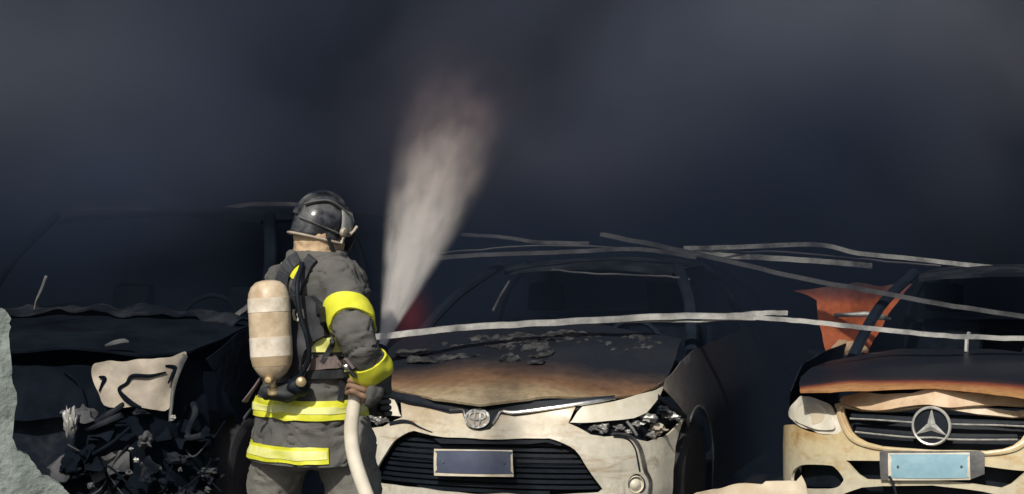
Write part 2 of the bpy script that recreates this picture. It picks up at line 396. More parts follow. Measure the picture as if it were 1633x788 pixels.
def ring_poly(cx, cz, r, n=20, rz=None):
    return [(cx+r*math.cos(2*math.pi*i/n), cz+(rz or r)*math.sin(2*math.pi*i/n)) for i in range(n)]
def wheel(parent, x, y, z, R=.33, w=.2, sx=1):
    Mx = Matrix.Translation((x, y, z)) @ Matrix.Rotation(math.pi/2*sx, 4, 'Y')
    root = lathe('wheel', [(.2, -w*.45), (R*.86, -w*.5), (R*.97, -w*.4), (R, -w*.15), (R, w*.15), (R*.97, w*.4), (R*.86, w*.5), (.2, w*.45)], 'tyre', parent, 32, Mx)
    lathe('rim', [(.215, -w*.3), (.21, w*.42), (.19, w*.40), (.17, w*.2), (.06, w*.3), (.05, w*.36), (.001, w*.36)], 'dark_steel', root, 24, Mx)
def seat(parent, x, y, z, dk='soot'):
    r = box('seat', x-.24, x+.24, y-.25, y+.25, z, z+.16, dk, parent, .05, .03)
    box('backrest', x-.23, x+.23, y+.2, y+.34, z+.1, z+.68, dk, r, .05, .03)
    box('headrest', x-.12, x+.12, y+.26, y+.36, z+.72, z+.90, dk, r, .04, .02)
def car_rest(car, L, belt, roofz, y_cowl, y_roof0, y_roof1, y_deck, wx, wy0, wy1, side_mat, side_mat2, arch=.37, front_y=.44, front_z=.865, fsides=(1, -1), arch_z=.33, rx=.56, deck_z=None, pin=.03):
    R = car.root; A = car.a_at; DARK = side_mat2; ROOFM = 'soot_ash' if side_mat2 == 'soot' else side_mat2
    for sg in (1, -1):
        arc = lambda yc, a0, a1: [(A(yc+arch*math.cos(t)), arch_z+arch*math.sin(t)) for t in np.linspace(a0, a1, 14)]
        poly = [(A(front_y), front_z), (A(y_cowl*.7), belt-.035), (A(y_cowl), belt), (A(2.4), belt+.02), (A(y_deck), belt+.03), (A(L-.12), belt+.0), (A(L-.05), belt-.12), (A(L-.05), .34),
                (A(wy1+arch+.02), .24)]+arc(wy1, 0.0, math.pi)+[(A(wy1-arch-.02), .22), (A(wy0+arch+.02), .22)]+arc(wy0, 0, math.radians(128))+[(A(wy0-arch*.78), .70)]
        poly = [(sg*a, z) for a, z in poly]
        o = sheet('fender', car.skin, poly, [], side_mat if sg == fsides[0] else side_mat2, R, 0, .006, .05, .006, 3)
        tp = [(sg*(A(wy0)+(arch+.004)*math.cos(t)), arch_z+(arch+.004)*math.sin(t)) for t in np.linspace(.15, math.radians(120), 12)]
        strip('arch_lip', car, tp, .018, 'dark_steel', .004, .008)
        x_ = sg*wx
        wheel(R, x_, wy0, arch_z-.01, .325, .2, sg); wheel(R, x_, wy1, arch_z-.01, .325, .2, sg)
        # pillars
        bx = car.skin(np.array([[A(y_cowl+.05), belt]]))[0][0]-pin
        for nm, a, b in (('pillar', (bx, y_cowl+.08, belt-.02), (rx-.02, y_roof0+.03, roofz-.045)), ('pillar', (bx, (y_roof0+y_roof1)/2+.1, belt), (rx, (y_roof0+y_roof1)/2+.05, roofz-.05)), ('pillar', (bx, y_deck+.05, belt), (rx-.03, y_roof1-.05, roofz-.06))):
            a, b = Vector(a), Vector(b); a.x *= sg; b.x *= sg; m = a.lerp(b, .5)+Vector((sg*.03, 0, .03))
            tube(nm, spline([a, m, b], 5), .035, DARK, R, 8, ry=.025)
        # floor sill
    box('floor_pan', -.72, .72, 1.1, L-.3, .2, .28, DARK, R, .02)
    def roof(q):
        x, y = q[:, 0], q[:, 1]; c = (y_roof0+y_roof1)/2; h = (y_roof1-y_roof0)/2
        return np.stack([x, y, roofz-.05*(x/rx)**2-.035*((y-c)/h)**2], 1)
    sheet('roof', roof, [(-rx+.05, y_roof0), (0, y_roof0-.05), (rx-.05, y_roof0), (rx, y_roof0+.3), (rx, y_roof1-.2), (rx-.1, y_roof1), (-rx+.1, y_roof1), (-rx, y_roof1-.2), (-rx, y_roof0+.3)], [], ROOFM, R, 0, .02, .08, .02, 2.5)
    dz = deck_z or belt+.03
    def deck(q): return np.stack([q[:, 0], q[:, 1], dz+.04-.05*(q[:, 0]/.75)**2], 1)
    sheet('trunk_lid', deck, [(-.76, y_deck), (.76, y_deck), (.72, L-.1), (-.72, L-.1)], [], DARK, R, 0, .01, .1, .015, 3)
    def rear(q): return np.stack([q[:, 0], L-.06-.12*np.abs(q[:, 0]/.85)**3+.0*q[:, 1], q[:, 1]], 1)
    sheet('rear_panel', rear, [(-.84, .3), (.84, .3), (.8, belt), (.6, dz+.03), (-.6, dz+.03), (-.8, belt)], [], DARK, R, 0, .01, .1)
    box('dashboard', -.66, .66, y_cowl+.1, y_cowl+.42, belt-.28, belt-.06, DARK, R, .05, .03)
    seat(R, -.38, y_roof0+.15, .38, DARK); seat(R, .38, y_roof0+.15, .38, DARK)
    box('rear_seat', -.6, .6, y_roof1-.55, y_roof1-.35, .45, 1.02, DARK, R, .05, .03)
    V, F = lathe_vf([(.165, -.014), (.185, -.008), (.19, 0), (.185, .008), (.165, .014), (.16, 0)], 24, Matrix.Translation((.36, y_cowl+.52, belt-.05)) @ Matrix.Rotation(math.radians(65), 4, 'X'))
    mk('steering_wheel', V, F[:-2], DARK, R)
def make_root(name, loc, theta, label, cat):
    r = empty(name, loc, -theta, label, cat); r.matrix_basis = Matrix.Translation(Vector(loc)) @ Matrix.Rotation(-theta, 4, 'Z'); return r

# ---- the cream sedan in the middle
sed = make_root('burnt_sedan', (-.165, 9.0, 0), math.radians(17.5), 'burnt sedan with cream bumper and brown scorched hood behind the firefighter', 'car')
S = Car(sed, [(0, 0), (.2, .008), (.4, .04), (.55, .09), (.68, .17), (.78, .29), (.84, .43), (.875, .62), (.885, .95), (.89, 1.6), (.89, 3.2), (.87, 4.2), (.85, 4.7)],
        [(0, .05, .03), (.2, .02, .01), (.35, 0, 0), (.5, .0, 0), (.62, .02, .0), (.72, .05, .005), (.80, .09, .02), (.9, .14, .04), (1.1, .2, .09)])
bump_half = S.tr([(769, 687, 0), (781, 685), (788, 677), (799, 661), (820, 664), (870, 657), (918, 650), (908, 674), (922, 681), (941, 693), (965, 697), (1004, 694), (1020, 700), (1035, 704), (1063, 696), (1091, 666), (1084, 690), (1078, 714), (1074, 750), (1072, 785)])
bump_half += [(bump_half[-1][0], .3), (bump_half[-1][0]-.12, .21), (.45, .19), (0, .19)]
grille_half = S.tr([(769, 700, 0), (845, 700), (868, 698), (877, 697), (888, 700), (899, 705), (908, 710), (916, 716), (924, 726), (931, 737), (950, 764), (961, 780), (954, 785), (900, 788), (769, 789, 0)])
fog = S.tr([(1014, 773)])[0]
fog_hole = ring_poly(fog[0], fog[1], .046)
sheet('bumper', S.skin, mirror_poly(bump_half), [mirror_poly(grille_half), fog_hole, [(-a, z) for a, z in fog_hole]], 'cream_bumper', sed, 0, .012, .025, .011, 6)
# dark space behind the openings
amax = S.a_at(.5)
sheet('inner_panel', S.skin, [(-amax, .2), (amax, .2), (amax, .80), (-amax, .80)], [], 'black_plastic', sed, -.09, .01, .08)
gz = [z for a, z in grille_half]; gmin, gmax = min(gz), max(gz)
gp = np.array(mirror_poly(grille_half))
for i in range(11):
    z = gmin+.012+(gmax-gmin-.02)*i/10
    t = np.linspace(-.75, .75, 400); ins = t[inside(np.stack([t, np.full(400, z)], 1), gp)]
    if len(ins) < 5: continue
    sheet('grille_slat', S.skin, [(ins[0]-.01, z-.008), (ins[-1]+.01, z-.008), (ins[-1]+.01, z+.008), (ins[0]-.01, z+.008)], [], 'black_plastic', sed, -.045, .012, .05)
sheet('grille_lip', S.skin, S.tr([(690, 699), (845, 701), (877, 699), (899, 707), (893, 711), (870, 705), (845, 708), (700, 707)], 0), [], 'black_plastic', sed, -.012, .01, .03)
# licence plate: pale frame round a dark blue face
pl = S.tr([(694, 716), (818, 718), (820, 760), (694, 758)], 0)
sheet('licence_plate', S.skin, pl, [], 'plate_white', sed, .012, .006, .03)
pf = rnd_poly(S.tr([(699, 724), (704, 719), (810, 720), (815, 726), (815, 750), (810, 755), (704, 753), (699, 748)], 0), 3)
o = sheet('plate_face', S.skin, pf, [], 'plate_navy', bpy.data.objects['licence_plate'], .0155, .003, .03)
# upper bar, bright strip and badge
bar_half = S.tr([(769, 646, 0), (845, 642), (919, 636), (980, 631), (978, 639), (918, 649), (870, 656), (820, 663), (799, 660), (788, 676), (781, 684), (769, 687, 0)])
sheet('grille_bar', S.skin, mirror_poly(bar_half), [], 'black_plastic', sed, .008, .02, .025)
ch = S.tr([(981, 636), (950, 641), (918, 646), (870, 653), (820, 659), (800, 657), (793, 666), (786, 677)])
strip('chrome_strip', S, ch, [.010, .018, .020, .020, .020, .014, .014, .012], 'chrome', .012, .010)
strip('chrome_strip', S, [(-a, z) for a, z in ch[4:]], [.012, .013, .013, .012], 'dull_chrome', .012, .010)
strip('chrome_strip', S, [(-a, z) for a, z in ch[:5]], [.010, .014, .014], 'black_plastic', .012, .010)
bc = S.tr([(763, 669)], 0)[0]
badge = sheet('badge', S.skin, ring_poly(bc[0], bc[1], .064, 28, .043), [], 'lens_dull', sed, .014, .008, .015)
def ell(name, cx, cz, ra, rb, w):
    pts = ring_poly(bc[0]+cx, bc[1]+cz, ra, 32, rb); inn = ring_poly(bc[0]+cx, bc[1]+cz, ra-w, 32, rb-w)
    sheet(name, S.skin, pts, [inn], 'silver_part', badge, .022, .009, .01)
ell('badge_ring', 0, 0, .066, .045, .011); ell('badge_ring', 0, .012, .045, .020, .008); ell('badge_ring', 0, .0, .020, .042, .008)
# headlights, camera side traced, the far one mirrored
hl = S.tr([(912, 671), (921, 657), (931, 646), (973, 641), (1016, 630), (1059, 615), (1052, 631), (1043, 644), (1031, 658), (1012, 667), (957, 673), (908, 674)])
cav = S.tr([(916, 675), (957, 673), (1012, 667), (1031, 658), (1043, 644), (1059, 616), (1076, 640), (1092, 664), (1063, 697), (1035, 705), (1004, 696), (965, 699), (941, 695)])
for sg in (1, -1):
    f = lambda P: [(sg*a, z) for a, z in P]
    hd = sheet('headlight_housing', S.skin, f(cav), [], 'black_plastic', sed, -.05, .02, .03, .012, 14)
    sheet('headlight_cover', S.skin, f(hl), [], 'lens_cream', hd, .002, .008, .025, .006, 8)
    for k, (px, py, sz, mt) in enumerate([(960, 683, .03, 'silver_part'), (985, 684, .024, 'grey_plastic'), (1012, 678, .026, 'silver_part'), (1030, 668, .032, 'silver_part'), (1046, 685, .036, 'lens_dull'), (1036, 695, .022, 'grey_plastic'), (1052, 655, .026, 'black_plastic'), (1064, 663, .030, 'silver_part'), (944, 684, .018, 'grey_plastic'), (998, 690, .016, 'silver_part'), (1076, 668, .02, 'grey_plastic')]):
        a, z = S.tr([(px, py)])[0]; p = S.skin(np.array([[sg*a, z]]))[0]
        lump('broken_lamp', p+np.array([0, .03, 0]), (sz*1.15, sz*.7, sz*.65), mt, hd, k, amp=1.0)
    tube('broken_bracket', [Vector(S.skin(np.array([[sg*S.tr([q])[0][0], S.tr([q])[0][1]]]))[0]) for q in ((1048, 632), (1068, 648), (1092, 664))], .014, 'black_plastic', hd, 8)
    tube('broken_bracket', [Vector(S.skin(np.array([[sg*S.tr([q])[0][0], S.tr([q])[0][1]]]))[0])+Vector((0, -.005, 0)) for q in ((1000, 672), (1010, 684), (1016, 694))], .007, 'silver_part', hd, 8)
    fp = S.skin(np.array([[sg*fog[0], fog[1]]]))[0]
    dirn = Vector((sg*.55, -.83, 0))
    lathe('fog_light', [(.046, .0), (.047, .02), (.040, .03), (.036, .012), (.03, .012), (.026, .022), (.015, .03), (.001, .032)], 'lens_cream', sed, 20, align(Vector(fp)-dirn*.025, dirn))
    lathe('fog_light_ring', [(.048, -.03), (.05, .008), (.043, .010), (.042, -.03)], 'black_plastic', sed, 20, align(Vector(fp)-dirn*.01, dirn))
    q = S.tr([(975, 692), (992, 693), (1008, 699), (1019, 714), (1024, 732), (1028, 750), (1035, 766), (1034, 784), (1030, 800)])
    strip('bumper_trim', S, f(q), [.008, .016, .020, .022, .022, .022, .020], 'dull_chrome', .006, .014)
    q2 = S.tr([(978, 697), (994, 698), (1005, 704), (1013, 717), (1017, 735), (1020, 752)])
    strip('trim_gap', S, f(q2), .010, 'black_plastic', .004, .005)
# crumpled upper fascia: the torn left corner
q = S.tr([(690, 690), (670, 682), (655, 674), (640, 672), (622, 676)], 0)
strip('fascia_tear', S, q, [.006, .012, .016, .02, .02], 'black_plastic', .004, .006)
# hood
def hoodS(q):
    x, y = q[:, 0], np.maximum(q[:, 1], 0)
    return np.stack([x, q[:, 1], .772+.30*y**.85-.075*(x/.85)**2-.012*np.exp(-((np.abs(x)-.45)/.1)**2)], 1)
hf = [S.solve(hoodS, px, py, ((px-762)/330, .2)) for px, py in ((769, 646), (845, 642), (919, 636), (980, 630), (1016, 627), (1059, 613))]
hfh = [(0, hf[0][1])]+[(abs(a), max(b, .0)) for a, b in hf[1:]]
hood_half = hfh+[(hfh[-1][0]+.005, .60), (.80, .85), (.77, 1.08), (.4, 1.16), (0, 1.18)]
sheet('hood', hoodS, mirror_poly(hood_half), [], 'hood_sedan', sed, .004, .012, .04, .022, 2.6)
car_rest(S, 4.6, .985, 1.435, 1.12, 2.0, 3.25, 3.75, .77, .95, 3.63, 'fender_sedan', 'soot')
# burnt crust lying on hood and cowl
for k, (cx, cy_, w, d) in enumerate([(-.08, .82, .17, .13), (.12, .70, .10, .12), (.20, .92, .16, .10), (.40, .84, .13, .07), (.56, .95, .12, .10), (-.42, .60, .20, .035), (-.02, .56, .06, .05), (.14, .52, .05, .04), (-.35, .85, .13, .06), (-.6, .72, .1, .05), (.36, .66, .05, .03)]):
    def crust(q, k=k):
        b = hoodS(q); h = np.array([max(0, .004+.018*mnoise.noise(Vector((p[0]*9, p[1]*9, k)))+.014*mnoise.noise(Vector((p[0]*34, p[1]*30, k)))) for p in q]); b[:, 2] += h; return b
    out = [(cx+w*(1+.35*mnoise.noise(Vector((math.cos(t)*1.4+k*5, math.sin(t)*1.4, 0))))*math.cos(t), cy_+d*(1+.35*mnoise.noise(Vector((math.cos(t)*1.4, k*4+math.sin(t)*1.4, 3))))*math.sin(t)) for t in np.linspace(0, 2*math.pi, 26)[:-1]]
    o = sheet('burnt_crust', crust, out, [], 'crust', sed, .007, .006, .016)
M_WIPE = None
tube('wiper', [sed.matrix_basis.inverted() @ ray_pt(*p) for p in ((786, 496, 10.1), (798, 472, 10.2), (812, 449, 10.3))], .007, 'dark_steel', sed, 6)

# ---- the cream car with the star, cut by the right edge of the frame
mer = make_root('scorched_car', (2.0, 8.87, 0), math.radians(23), 'heat-yellowed cream car with star badge at the right edge', 'car')
C = Car(mer, [(0, 0), (.2, .012), (.4, .05), (.54, .10), (.66, .17), (.76, .27), (.83, .40), (.87, .60), (.885, .95), (.885, 1.6), (.885, 3.2), (.87, 4.2), (.84, 4.75)],
        [(0, .06, .03), (.2, .02, .01), (.35, 0, 0), (.5, .0, 0), (.62, .02, .0), (.72, .055, .005), (.80, .10, .02), (.9, .15, .04), (1.1, .22, .09)])
T = lambda pts: C.tr(pts)                                   # traced on the camera-left half, mirrored to the other
full = lambda pts: mirror_poly(T(pts))
b_half = T([(1487, 642, 0), (1440, 643), (1374, 645), (1345, 640), (1330, 645), (1337, 662), (1346, 684), (1335, 693), (1312, 693), (1288, 687), (1266, 677), (1250, 678), (1243, 683), (1246, 720), (1250, 770)])
b_half += [(b_half[-1][0]+.01, .34), (b_half[-1][0]-.10, .2), (.4, .18), (0, .18)]
g_half = T([(1487, 649, 0), (1467, 651), (1424, 655), (1374, 655), (1345, 650), (1346, 660), (1352, 674), (1359, 688), (1369, 698), (1383, 705), (1407, 711), (1440, 714), (1487, 717, 0)])
m_half = T([(1487, 735, 0), (1405, 735), (1348, 735), (1357, 745), (1368, 757), (1381, 765), (1420, 765), (1487, 765, 0)])
l_half = T([(1487, 774, 0), (1407, 775), (1374, 778), (1347, 787), (1330, 798), (1400, 803), (1487, 803, 0)])
fo = rnd_poly(T([(1263, 755), (1269, 746), (1283, 741), (1321, 742), (1333, 748), (1344, 762), (1343, 769), (1331, 778), (1292, 781), (1269, 777), (1262, 767)]))
sheet('bumper', C.skin, mirror_poly(b_half), [mirror_poly(g_half), mirror_poly(m_half), mirror_poly(l_half), fo, [(-a, z) for a, z in fo]], 'cream_merc', mer, 0, .016, .025, .004, 5)
sheet('inner_panel', C.skin, [(-.95, .19), (.95, .19), (.95, .78), (-.95, .78)], [], 'black_plastic', mer, -.09, .01, .08)
# raised frame round the grille
fr_out = T([(1487, 721, 0), (1440, 718), (1405, 715), (1379, 709), (1362, 701), (1351, 689), (1344, 674), (1339, 658), (1343, 648)])
for sg in (1, -1): strip('grille_frame', C, [(sg*a, z) for a, z in fr_out], [.02, .022, .028, .030, .026], 'cream_merc', .004, .014)
for up in (((1487, 668), (1458, 668), (1400, 664), (1356, 662)), ((1487, 692), (1458, 692), (1400, 687), (1364, 683))):
    q = T([(up[0][0], up[0][1], 0)]+list(up[1:]))
    zz = [(a, z) for a, z in q]; fullq = [(-a, z) for a, z in reversed(zz)]+zz[1:]
    strip('grille_louvre', C, fullq, [.022, .030, .034, .030, .022], 'black_plastic', -.012, .012)
    strip('grille_louvre_edge', C, [(a, z-.016) for a, z in fullq], .009, 'bright_trim', -.004, .010)
# star badge
sc_ = C.solve(C.skin, 1486, 679, (0, .6)); sp_ = Vector(C.skin(np.array([sc_]))[0])+Vector((0, -.012, 0))
MS = Matrix.Translation(sp_) @ Matrix.Rotation(math.radians(-4), 4, 'X')
V, F = lathe_vf([(.082, -.010), (.089, -.012), (.0945, -.006), (.0955, 0), (.0945, .006), (.089, .012), (.083, .010), (.081, 0)], 48, MS @ Matrix.Rotation(math.pi/2, 4, 'X'))
n_ = 48; F = F[:-2]+[(7*n_+i, 7*n_+(i+1) % n_, (i+1) % n_, i) for i in range(n_)]
star = mk('star_badge', V, F, 'bright_trim', mer)
for k in range(3):
    t = math.radians(90+120*k); d = Vector((math.cos(t), 0, math.sin(t))); s_ = Vector((-math.sin(t), 0, math.cos(t)))
    nf = Vector((0, -1, 0))
    V = [MS @ v for v in (d*.086, s_*.019+d*.012, nf*.016, -s_*.019+d*.012, -nf*.008)]
    mk('star_point', V, [(0, 1, 2), (0, 2, 3), (0, 4, 1), (0, 3, 4), (1, 4, 2), (2, 4, 3)], 'bright_trim', star, smooth=False)
lathe('badge_disc', [(.084, -.004), (.084, .004)], 'black_plastic', star, 40, MS @ Matrix.Translation((0, .008, 0)) @ Matrix.Rotation(math.pi/2, 4, 'X'))
# melted trim lying over the top of the grille
tm = C.tr([(1341, 640), (1346, 633), (1374, 629), (1410, 631), (1440, 631), (1457, 631), (1479, 625), (1505, 624), (1533, 629), (1567, 630), (1595, 626), (1633, 629), (1650, 632), (1650, 645), (1633, 648), (1590, 648), (1520, 650), (1486, 649), (1467, 651), (1424, 656), (1374, 656), (1352, 648)], 0)
sheet('melted_trim', C.skin, tm, [], 'melted', mer, .024, .018, .02, .014, 7)
# plate on its black backing
sheet('plate_backing', C.skin, C.tr([(1405, 722), (1410, 719), (1563, 719), (1570, 723), (1570, 755), (1560, 759), (1545, 765), (1407, 765)], 0), [], 'grey_plastic', mer, .020, .012, .03)
sheet('licence_plate', C.skin, C.tr([(1419, 723), (1547, 722), (1548, 764), (1420, 765)], 0), [], 'plate_white', mer, .026, .005, .03)
pm = bpy.data.objects.get('licence_plate.001')
sheet('plate_face', C.skin, rnd_poly(C.tr([(1425, 730), (1431, 725), (1537, 725), (1543, 730), (1543, 756), (1537, 761), (1431, 761), (1425, 756)], 0), 3), [], 'plate_blue', pm, .0295, .003, .03)
for car_, pts_, par_ in ((S, ((709, 736), (806, 738)), bpy.data.objects['licence_plate']), (C, ((1434, 743), (1535, 743)), pm)):
    for q in pts_:
        a_, z_ = car_.tr([q], 0)[0]; p_ = Vector(car_.skin(np.array([[a_, z_]]))[0])
        lathe('plate_bolt', [(.006, 0), (.006, .004), (.001, .005)], 'dark_steel', par_, 10, align(p_+Vector((0, -.0155 if par_ is not pm else -.0295, 0)), (0, -1, 0)))
strip('broken_wire', C, C.tr([(1421, 758), (1426, 768), (1430, 780), (1434, 795)], 0), .012, 'black_plastic', .03, .01)
# headlights
hm = rnd_poly(T([(1276, 629), (1302, 636), (1321, 643), (1333, 662), (1343, 683), (1335, 691), (1312, 691), (1288, 685), (1266, 674), (1255, 662), (1257, 652), (1266, 638)]))
inn = rnd_poly(T([(1290, 641), (1310, 646), (1322, 660), (1332, 680), (1326, 686), (1306, 685), (1284, 678), (1270, 669), (1272, 655)]))
inn2 = rnd_poly(T([(1286, 650), (1300, 648), (1312, 654), (1316, 666), (1306, 674), (1296, 676), (1294, 664)]))
for sg in (1, -1):
    h = sheet('headlight', C.skin, [(sg*a, z) for a, z in hm], [], 'lens_cream', mer, -.006, .03, .02, .010, 12)
    sheet('headlight_lens', C.skin, [(sg*a, z) for a, z in inn], [], 'lens_cream', h, .006, .008, .02, .006, 10)
    sheet('headlight_lens', C.skin, [(sg*a, z) for a, z in inn2], [], 'lens_tan', h, .008, .003, .02, .006, 10)
    sheet('fog_grille', C.skin, [(sg*a, z) for a, z in fo], [], 'black_plastic', mer, -.06, .01, .03)
def hoodM(q):
    x, y = q[:, 0], np.maximum(q[:, 1], 0)
    return np.stack([x, q[:, 1], .862+.095*y**.8-.085*(x/.85)**2+.010*np.exp(-((np.abs(x)-.42)/.12)**2)], 1)
hq = [C.solve(hoodM, px, py, ((px-1487)/330, .2)) for px, py in ((1487, 617), (1430, 620), (1380, 625), (1345, 632), (1321, 639), (1300, 634), (1275, 626))]
hh = [(0, hq[0][1])]+[(abs(a), max(b, .0)) for a, b in hq[1:]]
hh += [(.80, .62), (.79, .85), (.76, 1.10), (.4, 1.2), (0, 1.22)]
sheet('hood', hoodM, mirror_poly(hh), [], 'hood_merc', mer, .004, .012, .035, .012, 3)
car_rest(C, 4.7, .93, 1.40, 1.2, 2.05, 3.3, 3.85, .77, .96, 3.80, 'soot', 'soot', front_y=.58, front_z=.78, rx=.50, pin=.17)
tube('wiper', [Vector((-.02, 1.1, .97)), Vector((-.02, 1.12, 1.04)), Vector((-.01, 1.14, 1.07))], .011, 'ashy_steel', mer, 6)

# ---- the tall black wreck on the left
suv = make_root('burnt_van', (-2.45, 9.0, 0), math.radians(14), 'burnt-out black van with one pale melted headlight behind the broken wall', 'van')
U = Car(suv, [(0, 0), (.2, .008), (.4, .03), (.6, .075), (.74, .14), (.83, .25), (.89, .42), (.915, .65), (.92, .95), (.92, 1.6), (.92, 3.2), (.91, 4.2), (.88, 4.75)],
        [(0, .05, .03), (.3, 0, 0), (.6, 0, 0), (.8, .03, 0), (1.0, .07, .02), (1.2, .14, .05)])
hl = rnd_poly(U.tr([(147, 583), (161, 578), (205, 575), (244, 573), (280, 567), (293, 566), (290, 586), (280, 613), (267, 652), (244, 651), (223, 648), (177, 650), (155, 627), (147, 606)], 0))
h = sheet('headlight', U.skin, hl, [], 'lens_dull', suv, .012, .05, .02, .02, 9)
strip('melted_seam', U, U.tr([(262, 594), (240, 600), (212, 600), (203, 612), (191, 621), (200, 635), (215, 646), (226, 650)], 0), [.006, .016, .018, .016, .014, .026, .022, .008], 'char', .024, .012)
strip('melted_seam', U, U.tr([(291, 568), (283, 585), (277, 605), (272, 630), (268, 672)], 0), [.03, .028, .022, .018, .012], 'grey_plastic', .026, .012)
strip('melted_seam', U, U.tr([(262, 584), (276, 587), (272, 600), (266, 612)], 0), [.01, .022, .018, .008], 'char', .024, .012)
strip('melted_seam', U, U.tr([(160, 602), (168, 604), (164, 615), (160, 625)], 0), [.010, .022, .012, .004], 'char', .024, .012)
am = U.a_at(.45)
sheet('front_panel', U.skin, [(-am, .35), (am, .35), (am, .98), (-am, .98)], [[(.38, .5), (.62, .48), (.6, .62), (.4, .64)], [(-.4, .42), (.3, .42), (.3, .72), (-.4, .72)]], 'char', suv, -.05, .01, .05, .04, 5)
sheet('radiator', U.skin, [(-.5, .36), (.4, .36), (.4, .78), (-.5, .78)], [], 'soot_ash', suv, -.14, .03, .05, .02, 8)
def hoodU(q):
    x, y = q[:, 0], np.maximum(q[:, 1], 0)
    return np.stack([x, q[:, 1], 1.04+.13*y**.8-.05*(x/.85)**2], 1)
sheet('hood', hoodU, mirror_poly([(0, .05), (.4, .08), (.66, .16), (.82, .34), (.86, .6), (.86, 1.0), (.5, 1.12), (0, 1.15)]), [], 'char', suv, 0, .012, .05, .03, 3)
car_rest(U, 4.6, 1.13, 1.74, 1.1, 1.75, 4.1, 4.2, .80, .95, 3.65, 'char', 'char', front_y=.42, front_z=.99, rx=.68)
sheet('cowl_crust', hoodU, [(-.75, .9), (-.3, .84), (-.1, .96), (.2, .86), (.5, .98), (.8, .90), (.84, 1.06), (.3, 1.12), (-.5, 1.1), (-.8, 1.04)], [], 'soot_ash', suv, .03, .012, .025, .04, 9)
strip('hood_flake', U, [(a, z) for a, z in U.tr([(172, 556), (186, 551), (200, 548), (208, 550)], 0)], [.01, .028, .026, .01], 'dark_steel', .05, .012)
# exposed burnt engine parts, hoses and fittings
rnd = random.Random(4)
for k in range(46):
    px = rnd.uniform(85, 345); py = rnd.uniform(655, 800)
    a, z = U.tr([(px, py)], 0)[0]; p = Vector(U.skin(np.array([[a, z]]))[0])+Vector((0, rnd.uniform(-.03, .06), 0))
    mt = rnd.choice(['soot_ash', 'char', 'char', 'soot_ash', 'dark_steel'])
    if k % 3 == 0:
        d1 = Vector((rnd.uniform(-.2, .2), rnd.uniform(-.03, .05), rnd.uniform(-.14, .14))); d2 = Vector((rnd.uniform(-.2, .2), .04, rnd.uniform(-.16, .16)))
        tube('burnt_pipe', spline([p-d1, p, p+d2, p+d2*1.5+d1*.4], 5), rnd.choice([.004, .006, .009, .016]), mt, suv, 8)
    elif k % 3 == 1:
        w_, h_, t0 = rnd.uniform(.03, .11), rnd.uniform(.02, .07), rnd.uniform(0, 3.1); ca, sa = math.cos(t0), math.sin(t0); c0 = tuple(p); tl = rnd.uniform(-.8, .8)
        def shard(q): return np.stack([c0[0]+q[:, 0]*ca-q[:, 1]*sa, c0[1]+q[:, 1]*tl+q[:, 0]*.3, c0[2]+q[:, 0]*sa+q[:, 1]*ca], 1)
        sheet('torn_metal', shard, [(w_*(.6+rnd.random()*.7)*math.cos(t), h_*(.5+rnd.random()*.9)*math.sin(t)) for t in np.linspace(0, 2*math.pi, 9)[:-1]], [], mt, suv, 0, .004, .018, .035, 14, 30)
    else:
        lump('burnt_fitting', p, (rnd.uniform(.02, .06), rnd.uniform(.02, .05), rnd.uniform(.015, .04)), mt, suv, k, amp=.9)
for k, (px, py, s_) in enumerate([(119, 668, .022), (127, 670, .024), (219, 713, .012), (227, 731, .015), (236, 737, .012), (266, 744, .008), (285, 664, .016), (216, 750, .018), (297, 746, .012), (155, 771, .02), (112, 655, .016), (340, 778, .018)]):
    a, z = U.tr([(px, py)], 0)[0]; p = U.skin(np.array([[a, z]]))[0]+np.array([0, -.07, 0])
    lump('bare_metal_fitting', p, (s_*.8, s_*.6, s_*(2.4 if k < 2 else .7)), 'ashy_steel' if k in (0, 1, 2, 3, 6) else 'dark_steel', suv, k, amp=1.0)
tube('bent_rod', [ray_pt(74, 440, 9.6), ray_pt(66, 462, 9.6), ray_pt(58, 480, 9.62), ray_pt(56, 492, 9.66)], .008, 'ashy_steel', None, 6)
o = bpy.data.objects['bent_rod']; tag(o, 'thin pale bent rod sticking up from the van cowl', 'rod')

# ------------------------------------------------------------------ fallen roof strips
def jag(pts, n=10, amp=.006, seed=0):
    out = spline(pts, n)
    return [p+Vector((0, 0, amp*mnoise.noise(Vector((i*.35+seed*9, seed, 0)))+.5*amp*mnoise.noise(Vector((i*1.1, seed, 4))))) for i, p in enumerate(out)]
def Lprof(h, d, t=.004):
    return [(-d/2, -h/2), (d/2, -h/2), (d/2, -h/2+t), (-d/2+t, -h/2+t), (-d/2+t, h/2-t), (d/2, h/2-t), (d/2, h/2), (-d/2, h/2)]
def beam(pts, h, d, mat, label, seed, name='roof_purlin', mirror=False):
    P = [ray_pt(*p) for p in pts]; pr = Lprof(h*.78, d*.8)
    V, F = sweep_vf(jag(P, 9, .004, seed), [(-a, b) for a, b in pr] if not mirror else pr)
    o = mk(name, V, F, mat, None, smooth=False); tag(o, label, 'metal strip', 'bent roof strips fallen across the cars'); return o
beam([(560, 541, 9.75), (640, 533, 9.72), (740, 522, 9.70), (850, 516, 9.72), (960, 510, 9.76), (1080, 504, 9.8), (1215, 506, 9.8)], .040, .05, 'ashy_steel', 'pale grey metal strip lying over the sedan cowl, lowest in the tangle', 1)
beam([(1120, 508, 9.83), (1200, 500, 9.80), (1256, 499, 9.78)], .030, .05, 'ashy_steel', 'short pale strip lapped over the peak between the two cream cars', 2)
beam([(1205, 506, 9.79), (1300, 514, 9.76), (1400, 525, 9.74), (1520, 536, 9.7), (1640, 540, 9.7), (1760, 545, 9.7)], .030, .05, 'ashy_steel', 'grey strip sagging from the peak to the star-badged car windscreen', 3)
